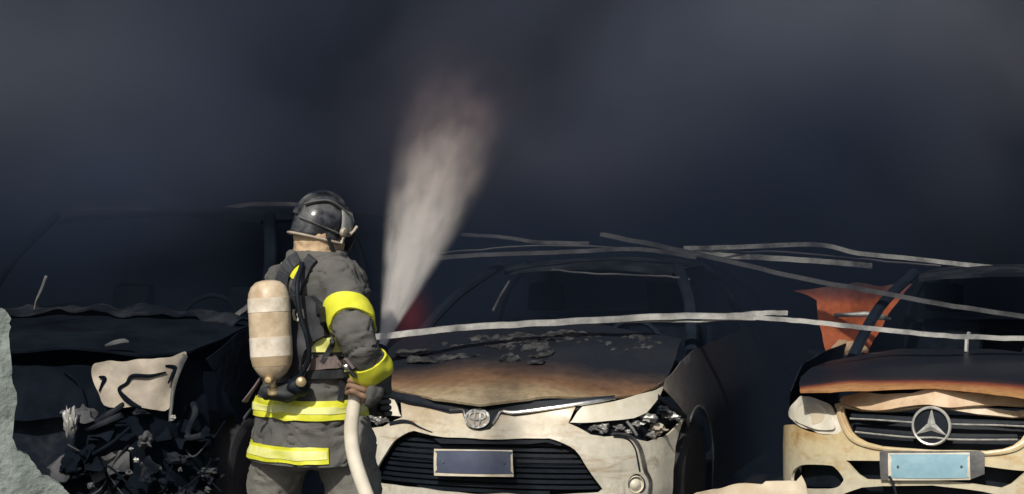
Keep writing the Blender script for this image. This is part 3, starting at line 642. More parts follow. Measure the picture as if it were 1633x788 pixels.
beam([(690, 412, 10.9), (780, 406, 10.95), (900, 402, 11.0), (1000, 397, 11.0), (1060, 402, 11.0), (1110, 411, 11.0)], .030, .05, 'dark_steel', 'dark strip resting along the front edge of the sedan roof', 4)
beam([(735, 374, 11.6), (800, 378, 11.6), (860, 386, 11.55), (940, 388, 11.5)], .026, .05, 'dark_steel', 'thin dim strip above the sedan roof beside the water jet', 5)
beam([(1090, 396, 11.3), (1180, 394, 11.3), (1300, 390, 11.3), (1370, 404, 11.25), (1450, 412, 11.2), (1540, 422, 11.2), (1625, 431, 11.2)], .034, .05, 'ashy_steel', 'long pale strip running right above the star-badged car roof', 6)
beam([(1110, 405, 11.2), (1200, 410, 11.15), (1300, 416, 11.1), (1390, 424, 11.1)], .040, .05, 'ashy_steel', 'shorter pale strip just under the long one between the roofs', 7)
beam([(960, 374, 11.6), (1060, 394, 11.3), (1160, 416, 11.0), (1280, 444, 10.8), (1400, 466, 10.6), (1520, 488, 10.4), (1650, 507, 10.25)], .030, .05, 'dark_steel', 'long dim strip slanting down to the right above the orange sheet', 8)
fr = beam([(326, 546, 9.9), (362, 516, 9.88), (404, 482, 9.86), (440, 455, 9.85)], .03, .04, 'dark_steel', 'dark angle iron leaning upward left of the air cylinder', 9, 'angle_iron')
fr = beam([(325, 547, 9.88), (400, 546, 9.88), (480, 546, 9.9)], .022, .04, 'dark_steel', 'dark level angle iron behind the air cylinder', 10, 'angle_iron')
beam([(110, 335, 11.2), (200, 332, 11.2), (300, 340, 11.2), (400, 326, 11.2), (480, 326, 11.2)], .03, .05, 'dark_steel', 'dim strip lying on the van roof left of the helmet', 11)

for k, (pts, lab) in enumerate([
    ([(700, 404, 10.95), (850, 392, 11.1), (1000, 396, 11.1), (1120, 408, 11.0)], 'thin bent wire rod along the sedan roof edge'),
    ([(1130, 402, 11.1), (1250, 402, 11.15), (1380, 414, 11.15), (1500, 424, 11.1)], 'thin wire rod lying among the pale strips above the roofs'),
    ([(820, 520, 9.72), (960, 514, 9.78), (1110, 512, 9.8), (1230, 508, 9.8)], 'thin wire rod just under the lowest strip across the sedan'),
    ([(880, 431, 10.8), (960, 437, 10.7), (1060, 441, 10.6), (1100, 446, 10.6)], 'thin dim rod hanging inside the sedan windscreen')]):
    o = tube('wire_rod', jag([ray_pt(*p) for p in pts], 8, .008, k+20), .006, 'dark_steel' if k != 2 else 'ashy_steel', None, 6); tag(o, lab, 'rod', 'thin rods among the fallen strips')
# rust-orange sheet standing between the two cream cars
def orange(q): return np.stack([q[:, 0], .06*np.sin(q[:, 0]*9)+.04*q[:, 1], q[:, 1]], 1)
def px_poly(pts, Y, ox): return [((p[0]-PW/2)/FPX*Y-ox, CAM_H-(p[1]-HORIZON)/FPX*Y) for p in pts]
OX = (1380-PW/2)/FPX*11.0
o = sheet('rusty_sheet', orange, px_poly([(1290, 462), (1330, 452), (1400, 455), (1458, 458), (1446, 470), (1436, 486), (1420, 510), (1398, 540), (1385, 566), (1362, 572), (1340, 566), (1320, 570), (1312, 545), (1306, 510), (1304, 480), (1270, 462)], 11.0, OX), [], 'rust_sheet', None, 0, .012, .03, .03, 6)
o.location = (OX, 11.0, 0)
tag(o, 'rust-orange metal sheet standing between the two cream cars', 'metal sheet')
cab = box('charred_cabinet', *sorted((ray_pt(1296, 600, 11).x, ray_pt(1420, 600, 11).x)), 10.85, 11.3, -.02, .875, 'soot', None, .02, .02)
tag(cab, 'charred black cabinet standing under the rust-orange sheet', 'cabinet')
o = lump('ash_clump', ray_pt(1352, 559, 10.93), (.085, .05, .05), 'melted', None, 3, amp=.7)
tag(o, 'tan crumpled lump at the foot of the rust-orange sheet', 'debris')
o = tube('bright_pipe', [ray_pt(1330, 503, 10.95), ray_pt(1380, 501, 10.9), ray_pt(1400, 504, 10.88), ray_pt(1420, 509, 10.9)], [.012, .016, .024, .008], 'ashy_steel', None, 8)
tag(o, 'short bright metal pipe lying across the rust-orange sheet', 'pipe')

# torn cream panel at the bottom of the frame, standing on the ground
TX = (1200-PW/2)/FPX*8.2
def torn(q): return np.stack([q[:, 0], .05*np.sin(q[:, 0]*7+1)+.10*(.6-q[:, 1]), q[:, 1]], 1)
o = sheet('torn_panel', torn, px_poly([(1100, 792), (1111, 787), (1138, 781), (1169, 778), (1215, 776), (1222, 772), (1255, 773), (1272, 772), (1282, 760), (1288, 770), (1291, 781), (1296, 800), (1285, 860), (1270, 958), (1130, 958), (1105, 860)], 8.2, TX), [], 'torn_plastic', None, 0, .008, .025, .03, 8)
o.location = (TX, 8.2, 0); tag(o, 'torn cream plastic panel in front of the star-badged car', 'plastic panel')

# broken plastered wall in the left foreground
WX = -1.84
wall_top = [(-300, 470), (-40, 486), (2, 490), (10, 497), (13, 520), (14, 545), (18, 590), (23, 640), (20, 688), (30, 716), (45, 728), (60, 748), (78, 765), (92, 778), (104, 790), (130, 820), (150, 900), (155, 1075), (-300, 1075)]
def jagged(poly, k=4, amp=4):
    out = []
    for i in range(len(poly)):
        a, b = poly[i], poly[(i+1) % len(poly)]
        for j in range(k):
            t = j/k; x = a[0]+(b[0]-a[0])*t; y = a[1]+(b[1]-a[1])*t
            out.append((x+amp*mnoise.noise(Vector((i*1.7+t*3.1, 7, j*.9))), y+amp*mnoise.noise(Vector((i*2.3+t*2.7, 3, j*1.3)))))
    return out
def wallS(q): return np.stack([q[:, 0], np.zeros(len(q)), q[:, 1]], 1)
o = sheet('broken_wall', wallS, px_poly(jagged(wall_top), 6.9, WX), [], 'plaster', None, 0, .14, .03, .018, 11)
o.location = (WX, 6.9, 0); o.rotation_euler = (0, 0, math.radians(21)); tag(o, 'broken grey-green plastered wall with jagged edge at the lower left', 'wall')

# ------------------------------------------------------------------ the firefighter
PHI = math.radians(38); PX0 = Vector((-.712, 6.75, 0))
RV = Vector((math.cos(PHI), -math.sin(PHI), 0)); FV = Vector((math.sin(PHI), math.cos(PHI), 0)); ZV = Vector((0, 0, 1))
def zof(py, Y=6.75): return CAM_H-(py-HORIZON)/FPX*Y
def loft_vf(rings, n=28):
    """rings: (centre, rx along RV, ry along FV[, exponent])"""
    V, F = [], []
    for c, rx, ry in rings:
        for i in range(n):
            t = 2*math.pi*i/n; ct, st = math.cos(t), math.sin(t)
            ct = math.copysign(abs(ct)**.85, ct); st = math.copysign(abs(st)**.85, st)
            V.append(Vector(c)+RV*rx*ct+FV*ry*st)
    for k in range(len(rings)-1):
        for i in range(n): F.append((k*n+i, k*n+(i+1) % n, (k+1)*n+(i+1) % n, (k+1)*n+i))
    F += [tuple(range(n)), tuple((len(rings)-1)*n+i for i in range(n))]
    return V, F
def limb_vf(pts, rads, n=16, sub=5):
    P = spline(pts, sub); R_ = np.interp(np.linspace(0, len(rads)-1, len(P)), range(len(rads)), rads)
    d0 = (P[0]-P[1]).normalized(); d1 = (P[-1]-P[-2]).normalized()
    P = [P[0]+d0*R_[0]*.9, P[0]+d0*R_[0]*.6]+P+[P[-1]+d1*R_[-1]*.6, P[-1]+d1*R_[-1]*.9]
    R_ = [R_[0]*.4, R_[0]*.8]+list(R_)+[R_[-1]*.8, R_[-1]*.4]
    return sweep_vf(P, circ(1, n), Vector((.3, .2, 1)).normalized() if abs((P[-1]-P[0]).normalized().z) < .9 else FV, R_)
def ball_vf(c, r, Mx=None, n=20):
    V, F = [], []; m = 12
    for k in range(1, m):
        t = math.pi*k/m
        for i in range(n):
            a = 2*math.pi*i/n; v = Vector((math.sin(t)*math.cos(a)*r[0], math.sin(t)*math.sin(a)*r[1], math.cos(t)*r[2]))
            V.append(Vector(c)+(Mx @ v if Mx else v))
    for k in range(m-2):
        for i in range(n): F.append((k*n+i, k*n+(i+1) % n, (k+1)*n+(i+1) % n, (k+1)*n+i))
    F += [tuple(range(n)), tuple((m-2)*n+i for i in range(n))]
    return V, F
def fuse(parts, voxel=.012, smooth=2, disp=None):
    """several closed shapes -> one continuous skin (bmesh)"""
    bm = bmesh.new()
    for V, F in parts:
        t = bmesh.new(); bv = [t.verts.new(v) for v in V]
        for f in F: t.faces.new([bv[i] for i in f])
        bmesh.ops.recalc_face_normals(t, faces=t.faces); me = bpy.data.meshes.new('t'); t.to_mesh(me); t.free(); bm.from_mesh(me); bpy.data.meshes.remove(me)
    me = bpy.data.meshes.new('fuse'); bm.to_mesh(me); bm.free()
    ob = bpy.data.objects.new('fuse', me); COL.objects.link(ob)
    r = ob.modifiers.new('r', 'REMESH'); r.mode = 'VOXEL'; r.voxel_size = voxel
    if smooth: s_ = ob.modifiers.new('s', 'SMOOTH'); s_.iterations = smooth; s_.factor = .5
    dg = bpy.context.evaluated_depsgraph_get(); dg.update(); ev = ob.evaluated_get(dg)
    m2 = bpy.data.meshes.new_from_object(ev, depsgraph=dg)
    bpy.data.objects.remove(ob); bpy.data.meshes.remove(me)
    bm = bmesh.new(); bm.from_mesh(m2); bpy.data.meshes.remove(m2)
    bmesh.ops.recalc_face_normals(bm, faces=bm.faces); bm.normal_update()
    if disp:
        nn = [(v, v.co.copy(), v.normal.copy()) for v in bm.verts]
        for v, c, n in nn: v.co = c+n*disp(c)
        bm.normal_update()
    return bm
def folds(amp=.012, sc=9, tilt=(.35, .2, 1.0), groove=1):
    def f(p):
        q = Vector((p.x*sc*tilt[0], p.y*sc*tilt[1]*2, p.z*sc*tilt[2]))
        w = mnoise.noise(p*4)*.9
        a = mnoise.noise(q+Vector((w, w, w*2)))
        b = mnoise.noise(p*sc*2.1+Vector((5, 2, 1)))
        c = mnoise.noise(Vector((p.x*sc*1.3, p.y*sc*1.3, p.z*sc*2.3))+Vector((w*1.5, 3, w)))
        return amp*(1-2.2*math.sqrt(a*a+.01*(1-groove)))*.8+amp*.45*b+amp*.55*(.5-1.8*math.sqrt(c*c+.01*(1-groove)))-groove*(amp*.7*math.exp(-(c/.07)**2)+amp*.5*math.exp(-(a/.06)**2))
    return f
def as_obj(name, bm, mat, parent, sharp=70):
    me = bpy.data.meshes.new(name); finish(bm, me, True, sharp); return link(name, me, mat, parent)
def band(src, planes, mat, name, parent, off=.006, near=None):
    """a strip of tape: the part of a garment between planes, lifted off the cloth"""
    bm = src.copy()
    for co, no in planes:
        bmesh.ops.bisect_plane(bm, geom=list(bm.verts)+list(bm.edges)+list(bm.faces), plane_co=co, plane_no=no, clear_outer=True)
    if near is not None:
        c, r = near
        bmesh.ops.delete(bm, geom=[v for v in bm.verts if (v.co-c).length > r], context='VERTS')
    bm.normal_update(); nn = [(v, v.normal.copy()) for v in bm.verts]
    for v, n in nn: v.co += n*off
    ret = bmesh.ops.extrude_face_region(bm, geom=list(bm.faces))
    bmesh.ops.translate(bm, verts=[g for g in ret['geom'] if isinstance(g, bmesh.types.BMVert)], vec=(0, 0, 0))
    ex = [g for g in ret['geom'] if isinstance(g, bmesh.types.BMVert)]
    bm.normal_update()
    for v, n in nn:
        if v.is_valid: v.co -= n*(off+.004)
    me = bpy.data.meshes.new(name); finish(bm, me, True, 70); return link(name, me, mat, parent)

ff = empty('person', (PX0.x, PX0.y, 0), 0, 'firefighter in dark coat with yellow stripes and black helmet aiming a hose', 'person')
ff_inv = Matrix.Translation(-Vector((PX0.x, PX0.y, 0)))
BIAS = []
def ffp(o): o.parent = ff; o.matrix_parent_inverse = ff_inv; return o

def cc(py, px): 
    p = ray_pt(px, py, 6.75); return Vector((p.x, 6.75, p.z))
torso = loft_vf([(cc(404, 507), .080, .080), (cc(414, 507), .098, .090), (cc(421, 506), .150, .105), (cc(434, 506), .195, .118), (cc(458, 506), .205, .135), (cc(500, 504), .205, .145), (cc(560, 500), .197, .15),
                 (cc(606, 498), .185, .145), (cc(625, 498), .192, .150), (cc(660, 497), .207, .164), (cc(700, 496), .217, .174), (cc(742, 495), .226, .184)])
RS = ray_pt(540, 454, 6.64); RE = ray_pt(573, 545, 6.43); RWr = ray_pt(594, 597, 6.53)
LS = cc(460, 506)-RV*.165; LEl = LS-RV*.10+FV*.12+Vector((0, 0, -.27)); LWr = ray_pt(603, 612, 7.0)
rs_limb = limb_vf([RS+Vector((-.03, .03, .02)), RS, RS.lerp(RE, .5), RE, RE.lerp(RWr, .55)+Vector((.005, -.005, 0)), RWr], [.080, .078, .068, .063, .060, .056])
ls_limb = limb_vf([LS+RV*.04, LS, LS.lerp(LEl, .5), LEl, LEl.lerp(LWr, .5), LWr], [.075, .074, .070, .068, .064, .056])
HIPL = Vector((ray_pt(449, 715, 6.8).x, 6.80, zof(715))); HIPR = Vector((ray_pt(551, 715, 6.7).x, 6.70, zof(715)))
KNL = Vector((ray_pt(424, 870, 6.85).x, 6.86, .52)); KNR = Vector((ray_pt(582, 870, 6.66).x, 6.68, .52))
ANL = Vector((ray_pt(420, 1050, 6.9).x, 6.86, .10)); ANR = Vector((ray_pt(585, 1050, 6.7).x, 6.66, .10))
wr = folds(.019, 7); wrb = folds(.019, 7, groove=0); wr2 = folds(.014, 8, (.5, .4, .8))
torso_bm = fuse([torso], .010, 4, wrb); rs_bm = fuse([rs_limb], .010, 4, wrb)
coat_bm = fuse([torso, rs_limb, ls_limb], .008, 2, wr)
# the right front corner of the coat hangs open: cut away below the hip there
hem = cc(745, 495).z
bmesh.ops.bisect_plane(coat_bm, geom=list(coat_bm.verts)+list(coat_bm.edges)+list(coat_bm.faces), plane_co=(0, 0, zof(744, 6.56)), plane_no=(0, 0, -1), clear_outer=True)
coat_s = fuse([torso, rs_limb], .010, 8, lambda p: wrb(p)+.004); coat_bvh = BVHTree.FromBMesh(coat_s)
ho = bmesh.ops.delete
ffp(as_obj('coat', coat_bm, 'coat', None))
# trousers: one continuous skin from waist to boots
leg = lambda H, K, A_: limb_vf([H+Vector((0, 0, .05)), H, H.lerp(K, .5), K, K.lerp(A_, .5), A_], [.105, .108, .094, .088, .090, .098])
pel = loft_vf([(cc(640, 497), .17, .135), (cc(690, 496), .19, .155), (cc(722, 496), .18, .15), (cc(742, 497), .11, .10)])
tr_bm = fuse([pel, leg(HIPL, KNL, ANL), leg(HIPR, KNR, ANR)], .012, 2, wr2)
tr_src = tr_bm.copy()
ffp(as_obj('trousers', tr_bm, 'trousers', None))
for A_ in (ANL, ANR):
    prt = [limb_vf([A_+Vector((0, 0, .06)), A_, A_-Vector((0, 0, .04))], [.062, .060, .055]), ball_vf(A_+FV*.09-Vector((0, 0, .045)), (.055, .135, .048), Matrix.Rotation(-PHI, 3, 'Z'))]
    b = fuse(prt, .01, 2)
    for v in b.verts: v.co.z = max(v.co.z, .002)
    ffp(as_obj('boot', b, 'black_plastic', None))
# reflective tape
dn = Vector((0, 0, -1)); up_ = Vector((0, 0, 1))
def hz(py0, py1): return [(Vector((0, 0, zof(py0, 6.56))), up_), (Vector((0, 0, zof(py1, 6.56))), dn)]
ffp(band(torso_bm, hz(641, 671), 'yellow', 'reflective_band', None, .008))
ffp(band(torso_bm, hz(650, 661), 'tape_silver', 'reflective_band', None, .0105))
ffp(band(torso_bm, hz(539, 562), 'tape_silver', 'reflective_band', None, .007))
cut = ray_pt(523, 730, 6.55)
cutn = Vector((1, .275, 0)).normalized()
ffp(band(torso_bm, hz(714, 740)+[(cut, cutn)], 'yellow', 'reflective_band', None, .008))
ffp(band(torso_bm, hz(719, 733)+[(cut-Vector((.006, 0, 0)), cutn)], 'tape_silver', 'reflective_band', None, .0105))
def armband(c, d, w, mat):
    d = d.normalized(); ffp(band(rs_bm, [(c-d*w/2, -d), (c+d*w/2, d)], mat, 'reflective_band', None, .007, (c, .14)))
armband(RS.lerp(RE, .58), (RE-RS).normalized()+Vector((-.25, 0, 0)), .085, 'yellow')
armband(RE.lerp(RWr, .78), (RWr-RE).normalized()+Vector((.25, .0, -.5)), .072, 'yellow')
sp0 = ray_pt(481, 435, 6.6)
ffp(band(torso_bm, [(ray_pt(470, 445, 6.6), Vector((-.75, -.2, -.45))), (ray_pt(492, 428, 6.6), Vector((.75, .2, -.1)))]+hz(423, 447), 'yellow', 'shoulder_tape', None, .008, (sp0, .16)))
# undersuit body: one continuous figure inside the clothes, head and neck included
HC = ray_pt(514, 356, 6.75)
body_parts = [loft_vf([(cc(414, 507), .06, .06), (cc(440, 506), .14, .09), (cc(500, 504), .17, .11), (cc(606, 498), .15, .11), (cc(700, 496), .17, .13), (cc(735, 496), .14, .11)]),
    limb_vf([cc(430, 507), HC-Vector((0, 0, .04))], [.062, .058]), limb_vf([RS, RE, RWr], [.055, .045, .035]), limb_vf([LS, LEl, LWr], [.055, .045, .035]),
    limb_vf([HIPL, KNL, ANL], [.085, .06, .045]), limb_vf([HIPR, KNR, ANR], [.085, .06, .045])]
HF = Vector((math.sin(math.radians(56)), math.cos(math.radians(56)), 0)); HR = Vector((HF.y, -HF.x, 0))     # the head looks further right
HM = Matrix((HR, HF, ZV)).transposed()
body_parts += [ball_vf(HC-Vector((0, 0, .012)), (.072, .088, .100), HM), ball_vf(HC+HF*.093-Vector((0, 0, .02)), (.016, .022, .024), HM), ball_vf(HC+HF*.075-Vector((0, 0, .085)), (.035, .03, .03), HM),
               ball_vf(HC+HR*.077-Vector((0, 0, .015)), (.010, .018, .03), HM), ball_vf(HC-HR*.077-Vector((0, 0, .015)), (.010, .018, .03), HM),
               ball_vf(HC+HF*.088+HR*.0-Vector((0, 0, .06)), (.025, .012, .010), HM)]
ffp(as_obj('body', fuse(body_parts, .010, 2), 'skin', None))
for sg in (-1, 1):
    V, F = ball_vf(HC+HF*.086+HR*.032*sg+Vector((0, 0, .008)), (.012, .012, .010), HM); ffp(mk('eye', V, F, 'black_plastic'))
# breathing mask over the face
V, F = ball_vf(HC+HF*.075-Vector((0, 0, .03)), (.072, .05, .085), HM); ffp(mk('face_mask', V, F, 'black_plastic'))
# beige flash hood at the neck, collar
nk = [(cc(414, 506), .088, .088), (cc(400, 508), .080, .085), (cc(388, 510), .082, .092), (cc(372, 512), .084, .098)]
ffp(as_obj('flash_hood', fuse([loft_vf(nk)], .008, 1, folds(.008, 16, (.3, .3, 1.2))), 'hood_cloth', None))
col_ = [(cc(418, 506), .115, .105), (cc(406, 506), .104, .100), (cc(400, 507), .098, .096)]
ffp(as_obj('collar', fuse([loft_vf(col_)], .009, 1, folds(.008, 12)), 'coat', None))
# helmet
tilt = Matrix.Rotation(math.radians(3), 3, HF) @ Matrix.Rotation(math.radians(-13), 3, HR)
HMt = tilt @ HM; HO = ray_pt(513, 362, 6.75)
def hp(x, y, z): return HO+HMt @ Vector((x, y, z))
def shell(q, grow=0):
    """az, el -> helmet surface"""
    az, el = q[:, 0], q[:, 1]; out = []
    for a, e in zip(az, el):
        ce, se = math.cos(e), math.sin(e); r = (.092+grow, .110+grow, .116+grow)
        if e < 0: ce = 1+.02*e; v = (r[0]*ce*math.sin(a), r[1]*ce*math.cos(a), e*.11)
        else: v = (r[0]*ce*math.sin(a), r[1]*ce*math.cos(a), r[2]*se)
        v = list(v)
        if abs(a) > 2.2 and e < 0: v[1] *= 1+.10*(-e)
        out.append(hp(*v))
    return out
n = 40; V, F = [], []
els = [-.42, -.3, -.15, 0, .2, .4, .6, .8, 1.0, 1.2, 1.38, 1.5]
for e in els:
    V += shell(np.array([[-math.pi+2*math.pi*i/n, e if e >= 0 else e*(1 if abs(-math.pi+2*math.pi*i/n) > 1.1 else .25)] for i in range(n)]))
for k in range(len(els)-1):
    for i in range(n): F.append((k*n+i, k*n+(i+1) % n, (k+1)*n+(i+1) % n, (k+1)*n+i))
F.append(tuple((len(els)-1)*n+i for i in range(n)))
hel = ffp(mk('helmet', V, F, 'helmet'))
sm = hel.modifiers.new('s', 'SOLIDIFY'); sm.thickness = .004; sm.offset = -1
def hsub(o): o.parent = hel; return o
# rim, crest, ridges, visor, side knob
az = np.linspace(-math.pi, math.pi, 49)
rimp = [shell(np.array([[a, -.42 if abs(a) > 1.1 else -.42*.25]]), .004)[0] for a in az]
V, F = sweep_vf(rimp, circ(.0055, 8, .005), HMt @ Vector((0, 0, 1))); hsub(mk('helmet_rim', V, F, 'helmet_rim'))
crest = [shell(np.array([[0, e]]), .004)[0] for e in np.linspace(.5, 1.5, 10)]+[shell(np.array([[math.pi, e]]), .004)[0] for e in np.linspace(1.5, .2, 12)]
V, F = sweep_vf(crest, [(-.014, -.006), (-.008, .010), (.008, .010), (.014, -.006)], HMt @ Vector((1, 0, 0))); hsub(mk('helmet_crest', V, F, 'helmet'))
ridge = [shell(np.array([[a, e]]), .003)[0] for a, e in zip(np.linspace(2.9, 1.0, 16), .55+.35*np.sin(np.linspace(0, math.pi, 16)))]
V, F = sweep_vf(ridge, circ(.018, 8, .006), HMt @ Vector((0, 0, 1))); hsub(mk('helmet_ridge', V, F, 'grey_plastic'))
ridge = [shell(np.array([[a, e]]), .003)[0] for a, e in zip(np.linspace(2.9, 1.4, 14), np.linspace(.12, -.12, 14))]
V, F = sweep_vf(ridge, circ(.008, 8, .004), HMt @ Vector((0, 0, 1))); hsub(mk('helmet_ridge', V, F, 'grey_plastic'))
V, F = [], []; A_ = np.linspace(-1.35, 1.35, 24); E_ = np.linspace(-.05, .62, 8)
for e in E_: V += shell(np.array([[a, e] for a in A_]), .012)
for k in range(len(E_)-1):
    for i in range(len(A_)-1): F.append((k*24+i, k*24+i+1, (k+1)*24+i+1, (k+1)*24+i))
vis = hsub(mk('visor', V, F, 'helmet_visor')); sm = vis.modifiers.new('s', 'SOLIDIFY'); sm.thickness = .005
lathe('visor_knob', [(.016, 0), (.018, .006), (.014, .014), (.001, .016)], 'helmet_rim', hel, 16, align(shell(np.array([[1.30, -.05]]), .012)[0], HMt @ Vector((.9, .4, 0))))
tube('visor_lever', [shell(np.array([[.95, -.05]]), .016)[0], shell(np.array([[.85, .06]]), .02)[0], shell(np.array([[.78, .2]]), .028)[0]], [.006, .005, .006], 'helmet_rim', hel, 8)
tube('chin_strap', [hp(.098, -.02, -.035), hp(.085, .03, -.09), hp(.05, .07, -.13)], .008, 'webbing', hel, 8)

# ------------------------------------------------------------------ hose, nozzle
grip_p = ray_pt(571, 622, 6.50)
hose_pts = [Vector((.15, 5.2, .035)), Vector((-.10, 5.55, .04)), Vector((-.30, 5.95, .12)), ray_pt(640, 930, 6.25), ray_pt(606, 840, 6.33), ray_pt(583, 785, 6.38), ray_pt(565, 730, 6.43), ray_pt(560, 685, 6.47), ray_pt(566, 640, 6.495), grip_p, ray_pt(580, 604, 6.56), ray_pt(592, 592, 6.70), ray_pt(600, 586, 6.86), ray_pt(603, 578, 6.95)]
HS = spline(hose_pts, 10)
hose = tube('fire_hose', HS, .025, 'hose', None, 16, Vector((1, 0, 0)))
tag(hose, 'cream canvas fire hose running up to the firefighter hip', 'hose')
JB = ray_pt(607, 558, 7.06); JT = ray_pt(748, 120, 9.4); JD = (JT-JB).normalized(); JL = (JT-JB).length
nz0 = ray_pt(603, 578, 6.95)
Mn = align(JB-JD*.20, JD)
noz = lathe('nozzle', [(.03, 0), (.034, .01), (.034, .05), (.026, .06), (.024, .10), (.032, .11), (.034, .17), (.030, .195), (.022, .2), (.014, .19)], 'black_plastic', hose, 20, Mn)
tube('nozzle_grip', [Mn @ Vector((0, 0, .06)), ray_pt(606, 625, 6.99), ray_pt(607, 655, 6.98)], .016, 'black_plastic', noz, 10)
# gloves ------------------------------------------------------------
def glove(wrist, palm, axis_p, axis_d, out_dir, near_dir, name, hr=.025, back='glove', fing='leather'):
    """palm beside a bar (axis) with four fingers and a thumb curled round it"""
    axis_d = axis_d.normalized(); r = hr+.011
    o_ = (out_dir-axis_d*out_dir.dot(axis_d)).normalized(); n_ = axis_d.cross(o_)
    if n_.dot(near_dir) < 0: n_ = -n_
    pb = [limb_vf([wrist, wrist.lerp(palm, .5)], [.040, .038]), ball_vf(axis_p+o_*(r+.016), (.026, .046, .050), Matrix((o_, n_, axis_d)).transposed())]
    pb.append(limb_vf([wrist.lerp(palm, .4), axis_p+o_*(r+.02)], [.038, .036]))
    g = ffp(as_obj(name, fuse(pb, .007, 2, folds(.005, 18)), back, None))
    fl = [.92, 1.05, 1.0, .8]
    for k in range(4):
        c = axis_p+axis_d*((1.5-k)*.0225); pts = []
        for j in range(8):
            t = math.radians(-5+fl[k]*j*26); pts.append(c+o_*(math.cos(t)*(r+(.010 if j in (2, 5) else 0)))+n_*(math.sin(t)*(r+(.008 if j in (2, 5) else 0))))
        V, F = limb_vf(pts, [.0115, .0118, .0112, .011, .0108, .010, .0098, .009], 10, 3); f = mk('finger', V, F, fing); f.parent = g
    c = axis_p+axis_d*.045
    V, F = limb_vf([c+o_*(r+.02), c+o_*(r*.6)-n_*(r*.8)+axis_d*.008, c-n_*(r+.004)+axis_d*.012, c-o_*(r*.6)-n_*(r*.85)+axis_d*.012], [.015, .0135, .012, .0105], 10, 4); f = mk('thumb', V, F, fing); f.parent = g
    return g
NEAR = Vector((-.1, -1, 0))
glove(RWr, ray_pt(596, 624, 6.5), grip_p, (ray_pt(580, 604, 6.56)-ray_pt(562, 650, 6.49)), Vector((1, .1, .1)), NEAR, 'glove')
glove(LWr, ray_pt(608, 635, 7.0), ray_pt(606, 645, 6.985), Vector((0, 0, 1)), Vector((-.3, 1, 0)), Vector((1, -.3, 0)), 'glove', .018, 'glove', 'glove')

# ------------------------------------------------------------------ breathing apparatus on his back
ba = empty('breathing_apparatus', tuple(PX0-FV*.25+Vector((0, 0, 1.0))), 0, 'air tank set with tan cylinder and black straps on the firefighter back', 'air tank')
ba_inv = Matrix.Translation(-ba.location)
def bap(o): o.parent = ba; o.matrix_parent_inverse = ba_inv; return o
ctop = ray_pt(427, 447, 6.52); cbot = ray_pt(435, 606, 6.50); cd = (ctop-cbot).normalized(); cl = (ctop-cbot).length; R_ = .0735
Mc = align(cbot, cd)
prof = [(.016, 0), (.030, .006), (.050, .022), (.066, .048), (R_, .085), (R_, cl-.07), (.070, cl-.045), (.060, cl-.022), (.043, cl-.006), (.02, cl), (.001, cl+.001)]
cyl = bap(lathe('cylinder', prof, 'cylinder', None, 36, Mc))
for z0, z1, mt in ((cl-.112, cl-.062, 'cylinder_label'), (.082, .150, 'cylinder_label'), (.048, .082, 'cylinder_worn')):
    rr = np.interp([z0, z1], [p[1] for p in prof], [p[0] for p in prof])
    lathe('label_band', [(rr[0]-.002, z0), (rr[0]+.0012, z0+.001), (rr[1]+.0012, z1-.001), (rr[1]-.002, z1)], mt, cyl, 36, Mc).matrix_parent_inverse = Matrix()
0 and lathe('cylinder_strap', [(R_-.001, cl-.125), (R_+.004, cl-.123), (R_+.004, cl-.115), (R_-.001, cl-.113)], 'webbing', cyl, 36, Mc)
# paper label on the cylinder wall, facing back
def cylS(q):
    return np.array([Mc @ Vector((math.cos(a)*R_, math.sin(a)*R_, z)) for a, z in q])
va = bap(lathe('valve', [(.014, -.055), (.020, -.05), (.020, -.03), (.013, -.026), (.013, 0), (.018, .004)], 'brass', None, 16, Mc))
bap(tube('hand_wheel', [Mc @ Vector((0, 0, -.045)), Mc @ Vector((-.02, -.05, -.05)), Mc @ Vector((-.03, -.08, -.055))], [.012, .020, .018], 'black_plastic', None, 12))
bap(lump('regulator', ray_pt(450, 626, 6.53), (.075, .04, .034), 'webbing', None, 2, amp=.35))
bap(lump('regulator', ray_pt(474, 616, 6.52), (.045, .04, .036), 'black_plastic', None, 5, amp=.3))
bap(lathe('gauge', [(.018, -.02), (.018, .0), (.012, .006), (.001, .007)], 'brass', None, 16, align(ray_pt(480, 609, 6.47), Vector((.05, -1, .1)))))
bap(lathe('gauge', [(.015, -.02), (.015, .0), (.010, .006), (.001, .007)], 'brass', None, 16, align(ray_pt(428, 606, 6.45), Vector((-.1, -1, .1)))))
bap(tube('hanging_strap', [ray_pt(418, 600, 6.55), ray_pt(408, 615, 6.55), ray_pt(396, 632, 6.55), ray_pt(391, 640, 6.56)], .016, 'belt', None, 8, ry=.006))
bap(tube('pressure_hose', spline([ray_pt(470, 612, 6.55), ray_pt(492, 575, 6.52), ray_pt(490, 540, 6.50), ray_pt(478, 500, 6.5), ray_pt(474, 455, 6.52), ray_pt(482, 420, 6.6)], 6), .009, 'black_plastic', None, 10))
def on_coat(px, py, off=.012, dflt=6.6):
    o_ = Vector((0, 0, CAM_H)); d = (ray_pt(px, py, 6.7)-o_).normalized()
    h, n, i, dist = coat_bvh.ray_cast(o_, d)
    if h is None: return ray_pt(px, py, dflt), Vector((0, -1, 0))
    return h+n*off, n
